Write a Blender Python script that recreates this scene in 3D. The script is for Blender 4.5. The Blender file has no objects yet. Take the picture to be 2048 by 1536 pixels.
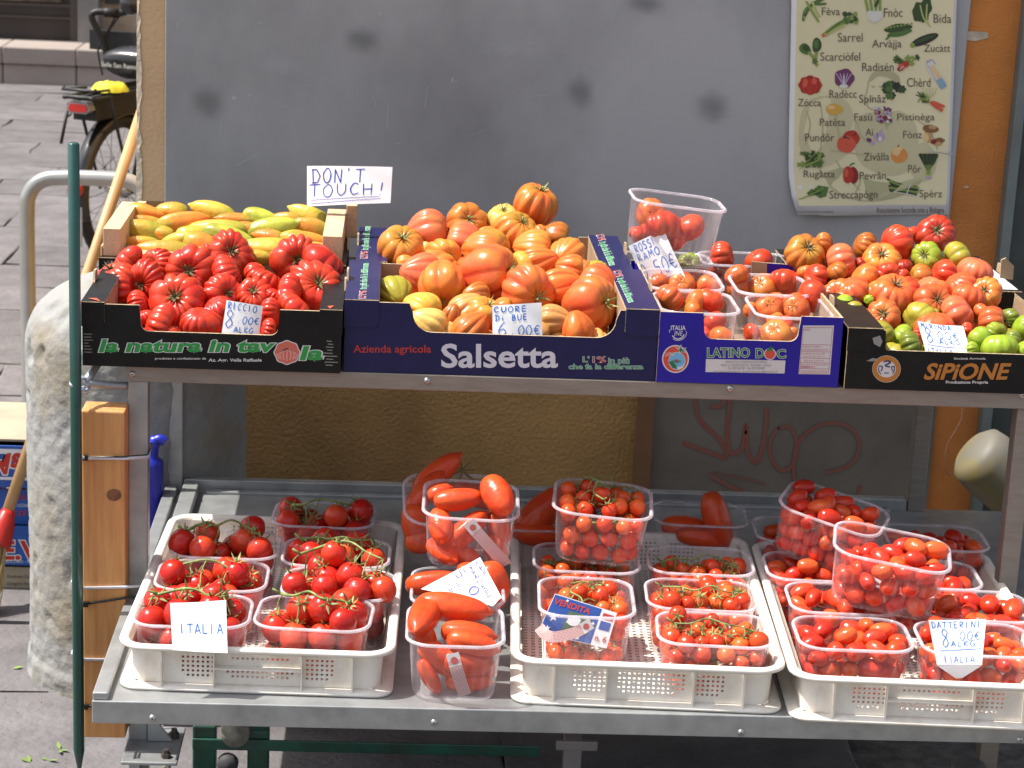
import bpy, bmesh, math, random
import numpy as np
from math import sin, cos, pi, radians, sqrt
from mathutils import Vector, Matrix

SC = bpy.context.scene
COL = SC.collection
random.seed(7)

# ------------------------------------------------------------ camera, sky, sun
FPX, PITCH, ROLL, YAW, CAMH = 4340.0, .262, .0462, -.058, 1.70
fh = Vector((-sin(YAW), cos(YAW), 0)); rh = Vector((cos(YAW), sin(YAW), 0)); zz = Vector((0, 0, 1))
CF = fh*cos(PITCH) - zz*sin(PITCH)
cu = fh*sin(PITCH) + zz*cos(PITCH)
CR = rh*cos(ROLL) + cu*sin(ROLL)
CU = -rh*sin(ROLL) + cu*cos(ROLL)
CC = Vector((0, 0, CAMH))
cam = bpy.data.cameras.new('camera'); camo = bpy.data.objects.new('camera', cam); COL.objects.link(camo)
camo.matrix_world = Matrix(((CR.x, CU.x, -CF.x, 0), (CR.y, CU.y, -CF.y, 0), (CR.z, CU.z, -CF.z, CAMH), (0, 0, 0, 1)))
cam.lens = 36*FPX/2048; cam.sensor_width = 36; cam.clip_end = 300; cam.clip_start = .05
cam.dof.use_dof = True; cam.dof.focus_distance = 3.25; cam.dof.aperture_fstop = 14
SC.camera = camo

SUN_EL, SUN_AZ = radians(61), radians(-1.5)      # sun stands to the left, almost in the plane of the wall
sdir = Vector((-cos(SUN_EL)*cos(SUN_AZ), -cos(SUN_EL)*sin(SUN_AZ), sin(SUN_EL)))   # towards the sun
W = bpy.data.worlds.new('World'); SC.world = W; W.use_nodes = True
wn = W.node_tree.nodes; wl = W.node_tree.links
sky = wn.new('ShaderNodeTexSky'); sky.sky_type = 'NISHITA'; sky.sun_disc = False
sky.sun_elevation = SUN_EL; sky.sun_rotation = math.atan2(sdir.x, sdir.y)
sky.air_density = 1.0; sky.dust_density = 3.0; sky.ozone_density = .6
wn['Background'].inputs['Strength'].default_value = .115
hsv = wn.new('ShaderNodeHueSaturation'); hsv.inputs['Saturation'].default_value = .5      # hazy, white-balanced summer sky
wl.new(sky.outputs[0], hsv.inputs['Color']); wl.new(hsv.outputs[0], wn['Background'].inputs['Color'])
sl = bpy.data.lights.new('sun', 'SUN'); sl.energy = 3.9; sl.angle = radians(.53); sl.color = (1, .95, .87)
so = bpy.data.objects.new('sun', sl); COL.objects.link(so); so.rotation_euler = sdir.to_track_quat('Z', 'Y').to_euler()
SC.view_settings.view_transform = 'Standard'; SC.view_settings.look = 'None'
SC.view_settings.exposure = 1.02; SC.view_settings.gamma = 1
SC.cycles.transparent_max_bounces = 40; SC.cycles.max_bounces = 10; SC.cycles.caustics_reflective = False
SC.cycles.caustics_refractive = False; SC.cycles.use_denoising = True

# ------------------------------------------------------------ helpers
def ray(px, py): return CF + CR*((px-1024)/FPX) + CU*((768-py)/FPX)
def atY(px, py, Y): d = ray(px, py); return CC + d*(Y/d.y)
def atZ(px, py, z): d = ray(px, py); return CC + d*((z-CAMH)/d.z)
def mpp(p): return (Vector(p)-CC).dot(CF)/FPX         # metres per photo pixel at a point

def setp(o, label=None, cat=None, group=None, kind=None):
    for k, v in (('label', label), ('category', cat), ('group', group), ('kind', kind)):
        if v: o[k] = v
    return o
def link(o, parent=None):
    COL.objects.link(o)
    if parent: o.parent = parent
    return o
def empty(name, loc, label=None, cat=None, group=None, kind=None):
    o = bpy.data.objects.new(name, None); o.location = loc; o.empty_display_size = .02
    COL.objects.link(o); return setp(o, label, cat, group, kind)
def child(o, parent):                                  # keeps world placement (parent unrotated or mat given)
    o.parent = parent; o.matrix_parent_inverse = parent.matrix_basis.inverted(); return o

class MB:
    def __init__(s): s.v = []; s.f = []; s.m = []; s.sm = []
    def add(s, vs, fs, mi=0, smooth=False):
        n = len(s.v); s.v += [tuple(v) for v in vs]
        for f in fs: s.f.append([n+i for i in f]); s.m.append(mi); s.sm.append(smooth)
        return s
    def box(s, a, b, mi=0, M=None):
        (x0, y0, z0), (x1, y1, z1) = a, b
        vs = [Vector(p) for p in ((x0,y0,z0),(x1,y0,z0),(x1,y1,z0),(x0,y1,z0),(x0,y0,z1),(x1,y0,z1),(x1,y1,z1),(x0,y1,z1))]
        if M: vs = [M @ v for v in vs]
        return s.add(vs, [(0,3,2,1),(4,5,6,7),(0,1,5,4),(1,2,6,5),(2,3,7,6),(3,0,4,7)], mi)
    def tube(s, pts, r, seg=8, mi=0, caps=True, closed=False):
        pts = [Vector(p) for p in pts]; n = len(pts)
        rs = r if isinstance(r, (list, tuple)) else [r]*n
        vs = []; up = None
        for i, p in enumerate(pts):
            if closed: t = pts[(i+1) % n]-pts[i-1]
            else: t = pts[min(i+1, n-1)]-pts[max(i-1, 0)]
            t.normalize()
            if up is None: up = Vector((0, 0, 1)) if abs(t.z) < .9 else Vector((1, 0, 0))
            a = t.cross(up)
            if a.length < 1e-6: a = t.orthogonal()
            a.normalize(); b = a.cross(t); up = b
            for k in range(seg):
                an = 2*pi*k/seg; vs.append(p + (a*cos(an)+b*sin(an))*rs[i])
        fs = []
        for i in range(n if closed else n-1):
            for k in range(seg):
                j = (i+1) % n
                fs.append((i*seg+k, i*seg+(k+1) % seg, j*seg+(k+1) % seg, j*seg+k))
        if caps and not closed: fs += [tuple(range(seg))[::-1], tuple((n-1)*seg+k for k in range(seg))]
        return s.add(vs, fs, mi, True)
    def lathe(s, prof, o=(0,0,0), axis='z', seg=24, mi=0, smooth=True):
        vs = []
        for (r, h) in prof:
            for k in range(seg):
                a = 2*pi*k/seg
                p = (r*cos(a), r*sin(a), h) if axis == 'z' else ((r*cos(a), h, r*sin(a)) if axis == 'y' else (h, r*cos(a), r*sin(a)))
                vs.append(Vector(p)+Vector(o))
        fs = [(i*seg+k, i*seg+(k+1) % seg, (i+1)*seg+(k+1) % seg, (i+1)*seg+k) for i in range(len(prof)-1) for k in range(seg)]
        return s.add(vs, fs, mi, smooth)
    def plate(s, outline, T, th, mf=0, me=1, mbk=2):    # outline 2d, T(u,v,d)->3d, front at d=0, back at d=th
        n = len(outline)
        vs = [T(u, v, 0) for u, v in outline] + [T(u, v, th) for u, v in outline]
        s.add(vs, [tuple(range(n))], mf)
        s.add(vs, [tuple(range(2*n-1, n-1, -1))], mbk)
        s.add(vs, [(i, i+n, (i+1) % n+n, (i+1) % n) for i in range(n)], me); return s
    def mesh(s, name, mats):
        me = bpy.data.meshes.new(name); me.from_pydata(s.v, [], s.f)
        for m in (mats if isinstance(mats, (list, tuple)) else [mats]): me.materials.append(m)
        me.polygons.foreach_set('material_index', s.m); me.polygons.foreach_set('use_smooth', s.sm)
        me.update(); return me
    def build(s, name, mats, parent=None, bevel=0):
        o = bpy.data.objects.new(name, s.mesh(name, mats)); COL.objects.link(o)
        if bevel:
            b = o.modifiers.new('b', 'BEVEL'); b.width = bevel; b.segments = 2; b.limit_method = 'ANGLE'; b.harden_normals = False
        if parent: child(o, parent)
        return o

def spline(pts, k=6, closed=False):
    P = [Vector(p) for p in pts]; n = len(P); out = []
    rng = range(n if closed else n-1)
    for i in rng:
        g = (lambda j: P[j % n]) if closed else (lambda j: P[max(0, min(n-1, j))])
        a, b, c, d = g(i-1), g(i), g(i+1), g(i+2)
        for t in range(k):
            t /= k
            out.append(.5*((2*b)+(c-a)*t+(2*a-5*b+4*c-d)*t*t+(3*b-a-3*c+d)*t**3))
    if not closed: out.append(P[-1])
    return out
def catm(pts, k=5): return [(p.x, p.y) for p in spline([(a, b, 0) for a, b in pts], k)]

# ------------------------------------------------------------ materials
MATS = {}
def mat(name, col=(.5,.5,.5), rough=.6, metal=0, var=.12, vs=8, bump=0, bs=60, col2=None, coat=0, spec=.5, trans=0, grain=None, obj_rand=0, thr=None):
    if name in MATS: return MATS[name]
    m = bpy.data.materials.new(name); m.use_nodes = True; nt = m.node_tree; N = nt.nodes; L = nt.links
    b = N['Principled BSDF']; b.inputs['Roughness'].default_value = rough; b.inputs['Metallic'].default_value = metal
    b.inputs['Coat Weight'].default_value = coat; b.inputs['Specular IOR Level'].default_value = spec
    tc = N.new('ShaderNodeTexCoord'); mp = N.new('ShaderNodeMapping'); L.new(tc.outputs['Object'], mp.inputs[0])
    if grain: mp.inputs['Scale'].default_value = grain
    no = N.new('ShaderNodeTexNoise'); no.inputs['Scale'].default_value = vs; no.inputs['Detail'].default_value = 8; no.inputs['Roughness'].default_value = .62
    L.new(mp.outputs[0], no.inputs['Vector'])
    mx = N.new('ShaderNodeMix'); mx.data_type = 'RGBA'
    c2 = col2 if col2 else tuple(c*(1-var*2.2) for c in col)
    mx.inputs['A'].default_value = (*col, 1); mx.inputs['B'].default_value = (*c2, 1)
    rp = N.new('ShaderNodeMapRange'); lo, hi = thr if thr else (.35, .68)
    rp.inputs['From Min'].default_value = lo; rp.inputs['From Max'].default_value = hi
    L.new(no.outputs['Fac'], rp.inputs['Value']); L.new(rp.outputs[0], mx.inputs['Factor'])
    out = mx.outputs['Result']
    if obj_rand:
        oi = N.new('ShaderNodeObjectInfo'); hs = N.new('ShaderNodeHueSaturation')
        r2 = N.new('ShaderNodeMapRange'); r2.inputs['To Min'].default_value = 1-obj_rand; r2.inputs['To Max'].default_value = 1+obj_rand
        L.new(oi.outputs['Random'], r2.inputs['Value']); L.new(r2.outputs[0], hs.inputs['Value']); L.new(out, hs.inputs['Color']); out = hs.outputs[0]
    L.new(out, b.inputs['Base Color'])
    if bump:
        n2 = N.new('ShaderNodeTexNoise'); n2.inputs['Scale'].default_value = bs; n2.inputs['Detail'].default_value = 6
        L.new(mp.outputs[0], n2.inputs['Vector'])
        bp = N.new('ShaderNodeBump'); bp.inputs['Strength'].default_value = min(1, bump); bp.inputs['Distance'].default_value = .004*max(1, bump)
        L.new(n2.outputs['Fac'], bp.inputs['Height']); L.new(bp.outputs[0], b.inputs['Normal'])
    if trans: b.inputs['Transmission Weight'].default_value = trans
    m.diffuse_color = (*col, 1)
    MATS[name] = m; return m

def flat(name, col, rough=.7): return mat('print_'+name, col, rough, var=.03)

def tomato_mat(name, rough=.2, streak=0.0, spot=.09):
    m = bpy.data.materials.new(name); m.use_nodes = True; nt = m.node_tree; N = nt.nodes; L = nt.links
    b = N['Principled BSDF']; b.inputs['Roughness'].default_value = rough; b.inputs['Coat Weight'].default_value = .10
    b.inputs['Coat Roughness'].default_value = .12; b.inputs['Specular IOR Level'].default_value = .30
    b.inputs['Subsurface Weight'].default_value = .0
    oi = N.new('ShaderNodeObjectInfo'); tc = N.new('ShaderNodeTexCoord')
    ad = N.new('ShaderNodeVectorMath'); ad.operation = 'ADD'
    ml = N.new('ShaderNodeVectorMath'); ml.operation = 'SCALE'; ml.inputs['Scale'].default_value = 40
    cb = N.new('ShaderNodeCombineXYZ'); L.new(oi.outputs['Random'], cb.inputs[0]); L.new(oi.outputs['Random'], cb.inputs[1])
    L.new(cb.outputs[0], ml.inputs[0]); L.new(tc.outputs['Object'], ad.inputs[0]); L.new(ml.outputs[0], ad.inputs[1])
    no = N.new('ShaderNodeTexNoise'); no.inputs['Scale'].default_value = 1.3; no.inputs['Detail'].default_value = 3
    L.new(ad.outputs[0], no.inputs['Vector'])
    sp = N.new('ShaderNodeSeparateXYZ'); L.new(tc.outputs['Object'], sp.inputs[0])
    # unripe shoulder: greener towards the stem end and in random cloudy patches
    a1 = N.new('ShaderNodeMath'); a1.operation = 'MULTIPLY_ADD'; L.new(sp.outputs['Z'], a1.inputs[0]); a1.inputs[1].default_value = .35; L.new(no.outputs['Fac'], a1.inputs[2])
    mr = N.new('ShaderNodeMapRange'); mr.interpolation_type = 'SMOOTHSTEP'; mr.inputs['From Min'].default_value = .45; mr.inputs['From Max'].default_value = .95
    L.new(a1.outputs[0], mr.inputs['Value'])
    mu = N.new('ShaderNodeMath'); mu.operation = 'MULTIPLY'; L.new(mr.outputs[0], mu.inputs[0]); L.new(oi.outputs['Alpha'], mu.inputs[1]); mu.use_clamp = True
    mx = N.new('ShaderNodeMix'); mx.data_type = 'RGBA'; L.new(mu.outputs[0], mx.inputs['Factor'])
    L.new(oi.outputs['Color'], mx.inputs['A']); mx.inputs['B'].default_value = (.26, .27, .03, 1)
    hs = N.new('ShaderNodeHueSaturation')
    r2 = N.new('ShaderNodeMapRange'); r2.inputs['To Min'].default_value = .82; r2.inputs['To Max'].default_value = 1.12
    L.new(oi.outputs['Random'], r2.inputs['Value']); L.new(r2.outputs[0], hs.inputs['Value'])
    r3 = N.new('ShaderNodeMapRange'); r3.inputs['To Min'].default_value = .494; r3.inputs['To Max'].default_value = .51
    L.new(no.outputs['Fac'], r3.inputs['Value']); L.new(r3.outputs[0], hs.inputs['Hue'])
    # paler crests between the furrows on half-ripe fruit
    la = N.new('ShaderNodeAttribute'); la.attribute_name = 'lobe'
    lm = N.new('ShaderNodeMath'); lm.operation = 'MULTIPLY'; L.new(la.outputs['Fac'], lm.inputs[0]); L.new(oi.outputs['Alpha'], lm.inputs[1])
    l1 = N.new('ShaderNodeMath'); l1.operation = 'SUBTRACT'; l1.inputs[0].default_value = 1; L.new(oi.outputs['Alpha'], l1.inputs[1])
    l2 = N.new('ShaderNodeMath'); l2.operation = 'MULTIPLY'; L.new(lm.outputs[0], l2.inputs[0]); L.new(l1.outputs[0], l2.inputs[1]); l2.use_clamp = True
    mc = N.new('ShaderNodeMix'); mc.data_type = 'RGBA'; L.new(l2.outputs[0], mc.inputs['Factor']); L.new(mx.outputs['Result'], mc.inputs['A']); mc.inputs['B'].default_value = (.70,.29,.05,1)
    L.new(mc.outputs['Result'], hs.inputs['Color'])
    # fine pale flecks
    nf = N.new('ShaderNodeTexNoise'); nf.inputs['Scale'].default_value = 14; nf.inputs['Detail'].default_value = 5; L.new(ad.outputs[0], nf.inputs['Vector'])
    m2 = N.new('ShaderNodeMix'); m2.data_type = 'RGBA'; rr = N.new('ShaderNodeMapRange'); rr.inputs['From Min'].default_value = .5; rr.inputs['From Max'].default_value = .8
    rr.inputs['To Max'].default_value = spot; L.new(nf.outputs['Fac'], rr.inputs['Value']); L.new(rr.outputs[0], m2.inputs['Factor'])
    L.new(hs.outputs[0], m2.inputs['A']); m2.inputs['B'].default_value = (.75, .3, .12, 1)
    L.new(m2.outputs['Result'], b.inputs['Base Color'])
    rg = N.new('ShaderNodeMapRange'); rg.inputs['To Min'].default_value = rough*.8; rg.inputs['To Max'].default_value = rough*1.7
    L.new(nf.outputs['Fac'], rg.inputs['Value']); L.new(rg.outputs[0], b.inputs['Roughness'])
    bp = N.new('ShaderNodeBump'); bp.inputs['Strength'].default_value = .12; bp.inputs['Distance'].default_value = .02
    L.new(no.outputs['Fac'], bp.inputs['Height']); L.new(bp.outputs[0], b.inputs['Normal'])
    return m
M_TOM = tomato_mat('tomato_skin', .24)
M_CHR = tomato_mat('cherry_skin', .2, spot=.08)

def plastic_clear(name, haze=.10, tint=(1,1,1), gl=.07, milk=(.92,.88,.95)):
    m = bpy.data.materials.new(name); m.use_nodes = True; nt = m.node_tree; N = nt.nodes; L = nt.links
    N.remove(N['Principled BSDF']); out = N['Material Output']
    tr = N.new('ShaderNodeBsdfTransparent'); tr.inputs[0].default_value = (*tint, 1)
    g = N.new('ShaderNodeBsdfGlossy'); g.inputs['Roughness'].default_value = gl
    d = N.new('ShaderNodeBsdfDiffuse'); d.inputs[0].default_value = (*milk, 1)
    tl = N.new('ShaderNodeBsdfTranslucent'); tl.inputs[0].default_value = (*milk, 1)
    md = N.new('ShaderNodeMixShader'); md.inputs[0].default_value = .5; L.new(d.outputs[0], md.inputs[1]); L.new(tl.outputs[0], md.inputs[2])
    lw = N.new('ShaderNodeLayerWeight'); lw.inputs['Blend'].default_value = .5
    m1 = N.new('ShaderNodeMixShader')
    ma = N.new('ShaderNodeMath'); ma.operation = 'MULTIPLY_ADD'; L.new(lw.outputs['Facing'], ma.inputs[0]); ma.inputs[1].default_value = haze*1.7; ma.inputs[2].default_value = haze
    no = N.new('ShaderNodeTexNoise'); no.inputs['Scale'].default_value = 35; tc = N.new('ShaderNodeTexCoord'); L.new(tc.outputs['Object'], no.inputs['Vector'])
    mm = N.new('ShaderNodeMath'); mm.operation = 'MULTIPLY'; L.new(ma.outputs[0], mm.inputs[0]); L.new(no.outputs['Fac'], mm.inputs[1])
    m3 = N.new('ShaderNodeMath'); m3.operation = 'MULTIPLY'; m3.inputs[1].default_value = 2; m3.use_clamp = True; L.new(mm.outputs[0], m3.inputs[0])
    L.new(m3.outputs[0], m1.inputs[0]); L.new(tr.outputs[0], m1.inputs[1]); L.new(md.outputs[0], m1.inputs[2])
    f4 = N.new('ShaderNodeMath'); f4.operation = 'POWER'; f4.inputs[1].default_value = 4; L.new(lw.outputs['Facing'], f4.inputs[0])
    fm = N.new('ShaderNodeMath'); fm.operation = 'MULTIPLY_ADD'; fm.inputs[1].default_value = .35; fm.inputs[2].default_value = .05; fm.use_clamp = True; L.new(f4.outputs[0], fm.inputs[0])
    m2 = N.new('ShaderNodeMixShader'); L.new(fm.outputs[0], m2.inputs[0]); L.new(m1.outputs[0], m2.inputs[1]); L.new(g.outputs[0], m2.inputs[2])
    L.new(m2.outputs[0], out.inputs[0]); return m
M_CLR = plastic_clear('clear_plastic', .065)
M_RIM = plastic_clear('clear_plastic_rim', .24, gl=.12)

M_KRAFT = mat('kraft_board', (.36,.24,.14), .85, var=.08, bump=.2, bs=200)
M_EDGE = mat('board_edge', (.55,.42,.27), .9, var=.25, vs=90, bump=.4, bs=400)
M_BLACK = mat('black_print', (.006,.0055,.0055), .45, spec=.22, var=.15, vs=30, col2=(.011,.0105,.010), bump=.08, bs=90)
M_NAVY = mat('navy_print', (.010,.010,.058), .42, spec=.28, var=.1, vs=20, col2=(.014,.014,.07), bump=.08, bs=90)
M_BLUE = mat('blue_print', (.020,.011,.30), .42, spec=.3, var=.08, vs=14, bump=.08, bs=90)
M_STEEL = mat('galvanised_steel', (.40,.41,.41), .42, .55, var=.22, vs=16, col2=(.27,.28,.285), bump=.05, bs=40)
M_STEEL2 = mat('galvanised_upper_shelf', (.27,.24,.21), .5, .35, var=.22, vs=22, col2=(.22,.19,.16), bump=.08, bs=70, grain=(1,1,6))
M_PANEL = mat('grey_sheet_panel', (.37,.375,.385), .46, .15, var=.2, vs=1.5, col2=(.205,.21,.215), grain=(1,1,.7), bump=.04, bs=9, thr=(.4,.7))
M_TRAY = mat('cream_plastic', (.78,.73,.66), .42, var=.1, vs=20, col2=(.55,.46,.34), thr=(.5,.85), bump=.04, bs=60)
M_GREEN = mat('green_coated_pole', (.006,.055,.042), .28, var=.1, vs=30, coat=.3)
M_PAPER = mat('paper', (.82,.82,.84), .8, var=.02, bump=.05, bs=40)
M_INK = mat('ink_blue', (.02,.05,.42), .6, var=.05)
M_INK2 = mat('ink_light_blue', (.02,.14,.55), .6, var=.05)
M_STALK = mat('green_stalk', (.25,.33,.09), .6, var=.3, vs=60, col2=(.10,.10,.035))
M_CALYX = mat('green_calyx', (.20,.29,.07), .6, var=.3, vs=4, col2=(.2,.17,.07), obj_rand=.3)
M_DRY = mat('dry_calyx', (.17,.13,.05), .8, var=.3, vs=6, col2=(.06,.07,.02))
M_CRATEW = mat('pale_poplar_wood', (.62,.45,.27), .7, var=.13, vs=20, grain=(14,1,14), col2=(.48,.32,.18), bump=.1, bs=30)
M_RIVET = mat('rivet_metal', (.5,.5,.5), .3, .9)
WHITE = flat('white', (.78,.78,.80)); GRN = flat('green', (.02,.24,.06)); RED = flat('red', (.5,.03,.02))

# ------------------------------------------------------------ text
_tc = {}
def glyphs(txt, off=0.0):
    k = (txt, round(off, 4))
    if k in _tc: return _tc[k]
    cu_ = bpy.data.curves.new('t', 'FONT'); cu_.body = txt; cu_.offset = off; cu_.fill_mode = 'FRONT'; cu_.resolution_u = 3
    ob = bpy.data.objects.new('t', cu_); COL.objects.link(ob)
    dg = bpy.context.evaluated_depsgraph_get(); me = bpy.data.meshes.new_from_object(ob.evaluated_get(dg))
    vs = [(v.co.x, v.co.y) for v in me.vertices]; fs = [tuple(p.vertices) for p in me.polygons]
    bpy.data.objects.remove(ob); bpy.data.curves.remove(cu_); bpy.data.meshes.remove(me)
    _tc[k] = (vs, fs); return _tc[k]
def text_on(mb, txt, u0, u1, v0, v1, T, off=0.0, slant=0, mi=0, d=0, base=None):
    """fit txt into u0..u1 , baseline v0 to cap height v1 ; T(u,v,d)->3d"""
    bv, _ = glyphs(txt, 0.0); vs, fs = glyphs(txt, off)
    x0 = min(v[0] for v in bv); x1 = max(v[0] for v in bv); cap = .70
    out = []; par = list(range(len(vs)))
    def fnd(i):
        while par[i] != i: par[i] = par[par[i]]; i = par[i]
        return i
    for f in fs:
        r0 = fnd(f[0])
        for q in f[1:]: par[fnd(q)] = r0
    ids = {}
    for i, (x, y) in enumerate(vs):
        k = ids.setdefault(fnd(i), len(ids)) % 3
        h = y/cap; u = u0+(x-x0)/(x1-x0)*(u1-u0)+slant*h*abs(v1-v0)*(1 if u1 > u0 else -1); out.append(T(u, v0+h*(v1-v0), d+.00006*k))
    mb.add(out, fs, mi)
# handwriting: strokes on a 0..1 box
HW = {
'A': [[(0,0),(.45,1),(.9,0)],[(.15,.3),(.8,.38)]], 'B': [[(.05,0),(.1,1),(.6,.9),(.55,.6),(.1,.52),(.7,.4),(.65,.05),(.05,0)]],
'C': [[(.8,.9),(.4,1),(.05,.5),(.3,.03),(.85,.15)]], 'D': [[(.1,.95),(.15,0)],[(-.1,.95),(.5,.95),(.9,.5),(.6,.05),(-.05,.0)]],
'E': [[(.75,1),(.1,.97),(.08,0),(.8,.03)],[(.1,.5),(.7,.53)]], 'G': [[(.8,.85),(.4,1),(.05,.5),(.3,0),(.8,.1),(.82,.45),(.5,.45)]],
'H': [[(.05,1),(.08,0)],[(.85,1),(.8,0)],[(.05,.5),(.85,.52)]], 'I': [[(.3,1),(.32,0)]], 'i': [[(.3,.6),(.32,0)],[(.3,.9),(.32,.95)]],
'K': [[(.1,1),(.1,0)],[(.8,1),(.12,.45),(.85,0)]], 'L': [[(.15,1),(.1,.02),(.8,.04)]], 'M': [[(0,0),(.1,1),(.45,.35),(.8,1),(.95,0)]],
'N': [[(.05,0),(.1,1),(.75,0),(.85,1)]], 'O': [[(.45,1),(.05,.6),(.2,.05),(.65,.0),(.92,.5),(.7,.95),(.4,1)]],
'P': [[(.1,0),(.12,1),(.75,.85),(.6,.5),(.12,.45)]], 'R': [[(.1,0),(.12,1),(.75,.85),(.6,.5),(.12,.45),(.85,0)]],
'S': [[(.8,.9),(.4,1),(.1,.75),(.7,.4),(.6,.03),(.05,.08)]], 'T': [[(-.05,.97),(1,1)],[(.5,1),(.45,0)]],
'U': [[(.05,1),(.08,.3),(.4,0),(.8,.3),(.85,1)]], 'V': [[(.0,1),(.4,0),(.85,1)]], 'Z': [[(.05,1),(.8,.97),(.1,.03),(.85,0)]],
'8': [[(.75,.85),(.35,1),(.12,.75),(.6,.45),(.75,.15),(.35,-.05),(.1,.2),(.5,.5),(.78,.85)]],
'0': [[(.45,1),(.05,.6),(.2,.05),(.65,.0),(.92,.5),(.7,.95),(.4,1)]], '6': [[(.7,1.1),(.25,.7),(.05,.25),(.4,-.05),(.8,.2),(.55,.5),(.15,.35)]],
'5': [[(.85,1),(.2,.95),(.15,.55),(.7,.5),(.75,.1),(.3,-.05),(0,.1)]], '.': [[(.4,.05),(.5,.0)]], "'": [[(.4,1.05),(.35,.8)]],
'!': [[(.5,1.1),(.4,.35)],[(.35,.05),(.37,0)]], '€': [[(.95,.85),(.55,.95),(.15,.5),(.5,.03),(.95,.15)],[(-.05,.58),(.7,.6)],[(-.05,.4),(.65,.42)]],
' ': [], '-': [[(0,0),(1,0.02)]], '1': [[(.2,.7),(.5,1),(.5,0)]], '2': [[(.1,.8),(.5,1),(.7,.6),(.05,0),(.85,0)]]}
def ribbon(mb, pts, w, T, mi=0, d=0, taper=True):
    n = len(pts)
    vs = []
    for i, (x, y) in enumerate(pts):
        a = pts[max(0, i-1)]; b = pts[min(n-1, i+1)]; dx, dy = b[0]-a[0], b[1]-a[1]; l = sqrt(dx*dx+dy*dy) or 1
        ww = w*(.5 if not taper else .38+.12*sin(pi*(i+.5)/n))
        vs += [T(x-dy/l*ww, y+dx/l*ww, d), T(x+dy/l*ww, y-dx/l*ww, d)]
    mb.add(vs, [(2*i, 2*i+1, 2*i+3, 2*i+2) for i in range(n-1)], mi)
def hand(mb, txt, u0, u1, v0, v1, T, w, mi=0, d=0, asp=1.0):
    """T takes (u,v) ; u,v in sheet fractions ; strokes smoothed ; w in sheet-width fraction"""
    n = len(txt); step = (u1-u0)/n; h = v1-v0
    for i, ch in enumerate(txt):
        for st in HW.get(ch, []):
            jx = random.uniform(-.04, .04); jy = random.uniform(-.05, .05)
            q = [(u0+step*(i+.08+.78*(x+jx)), v0+h*(y+jy)+(0)) for x, y in st]
            cv = len(q) > 2 and ch in 'COGSU08569€'
            q = [(x, y*asp) for x, y in (catm(q, 5) if cv else q)]
            for k, sg_ in enumerate([q] if cv else [[q[m], ((q[m][0]+q[m+1][0])/2, (q[m][1]+q[m+1][1])/2), q[m+1]] for m in range(len(q)-1)]):
                ribbon(mb, sg_, w*random.uniform(.85, 1.15), lambda a, b, dd: T(a, b/asp, dd), mi, d+.00005*(k % 4))

# ------------------------------------------------------------ signs: bent sheets
def sheet(name, c, bend, label, texts, group=None, ink=None, w=.016, curl=0, nail=None, lines=()):
    """c = [bl, br, tr, tl] world points"""
    c = [Vector(p) for p in c]
    nrm = ((c[1]-c[0]).cross(c[3]-c[0])).normalized()
    if nrm.dot(CC-c[0]) < 0: nrm = -nrm
    wv = (c[1]-c[0]).length; hv = (c[3]-c[0]).length
    def T(u, v, d):
        p = c[0]*(1-u)*(1-v)+c[1]*u*(1-v)+c[2]*u*v+c[3]*(1-u)*v
        return p+nrm*(bend*(1-(2*u-1)**2)+curl*(max(0, .35-v)/.35)**2*-1+d+.0006*sin(u*9+v*7))
    mb = MB(); n = 12
    vs = [T(i/n, j/n, 0) for j in range(n+1) for i in range(n+1)]+[T(i/n, j/n, -.0004) for j in range(n+1) for i in range(n+1)]
    k = (n+1)**2
    fs = [(j*(n+1)+i, j*(n+1)+i+1, (j+1)*(n+1)+i+1, (j+1)*(n+1)+i) for j in range(n) for i in range(n)]
    fs += [tuple(k+q for q in f[::-1]) for f in fs]
    mb.add(vs, fs, 0, True)
    o = mb.build(name, M_PAPER); setp(o, label, 'price sign' if 'price' in name else 'sign', group)
    tm = MB()
    for (t, u0, u1, v0, v1) in texts: hand(tm, t, u0, u1, v0, v1, T, w, 0, .0005, asp=hv/wv)
    for ln in lines: ribbon(tm, [(ln[0]+(ln[2]-ln[0])*i/6, (ln[1]+(ln[3]-ln[1])*i/6)) for i in range(7)], w, T, 0, .0005)
    tm.build('handwriting', ink or M_INK2, o)
    return o

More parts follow.
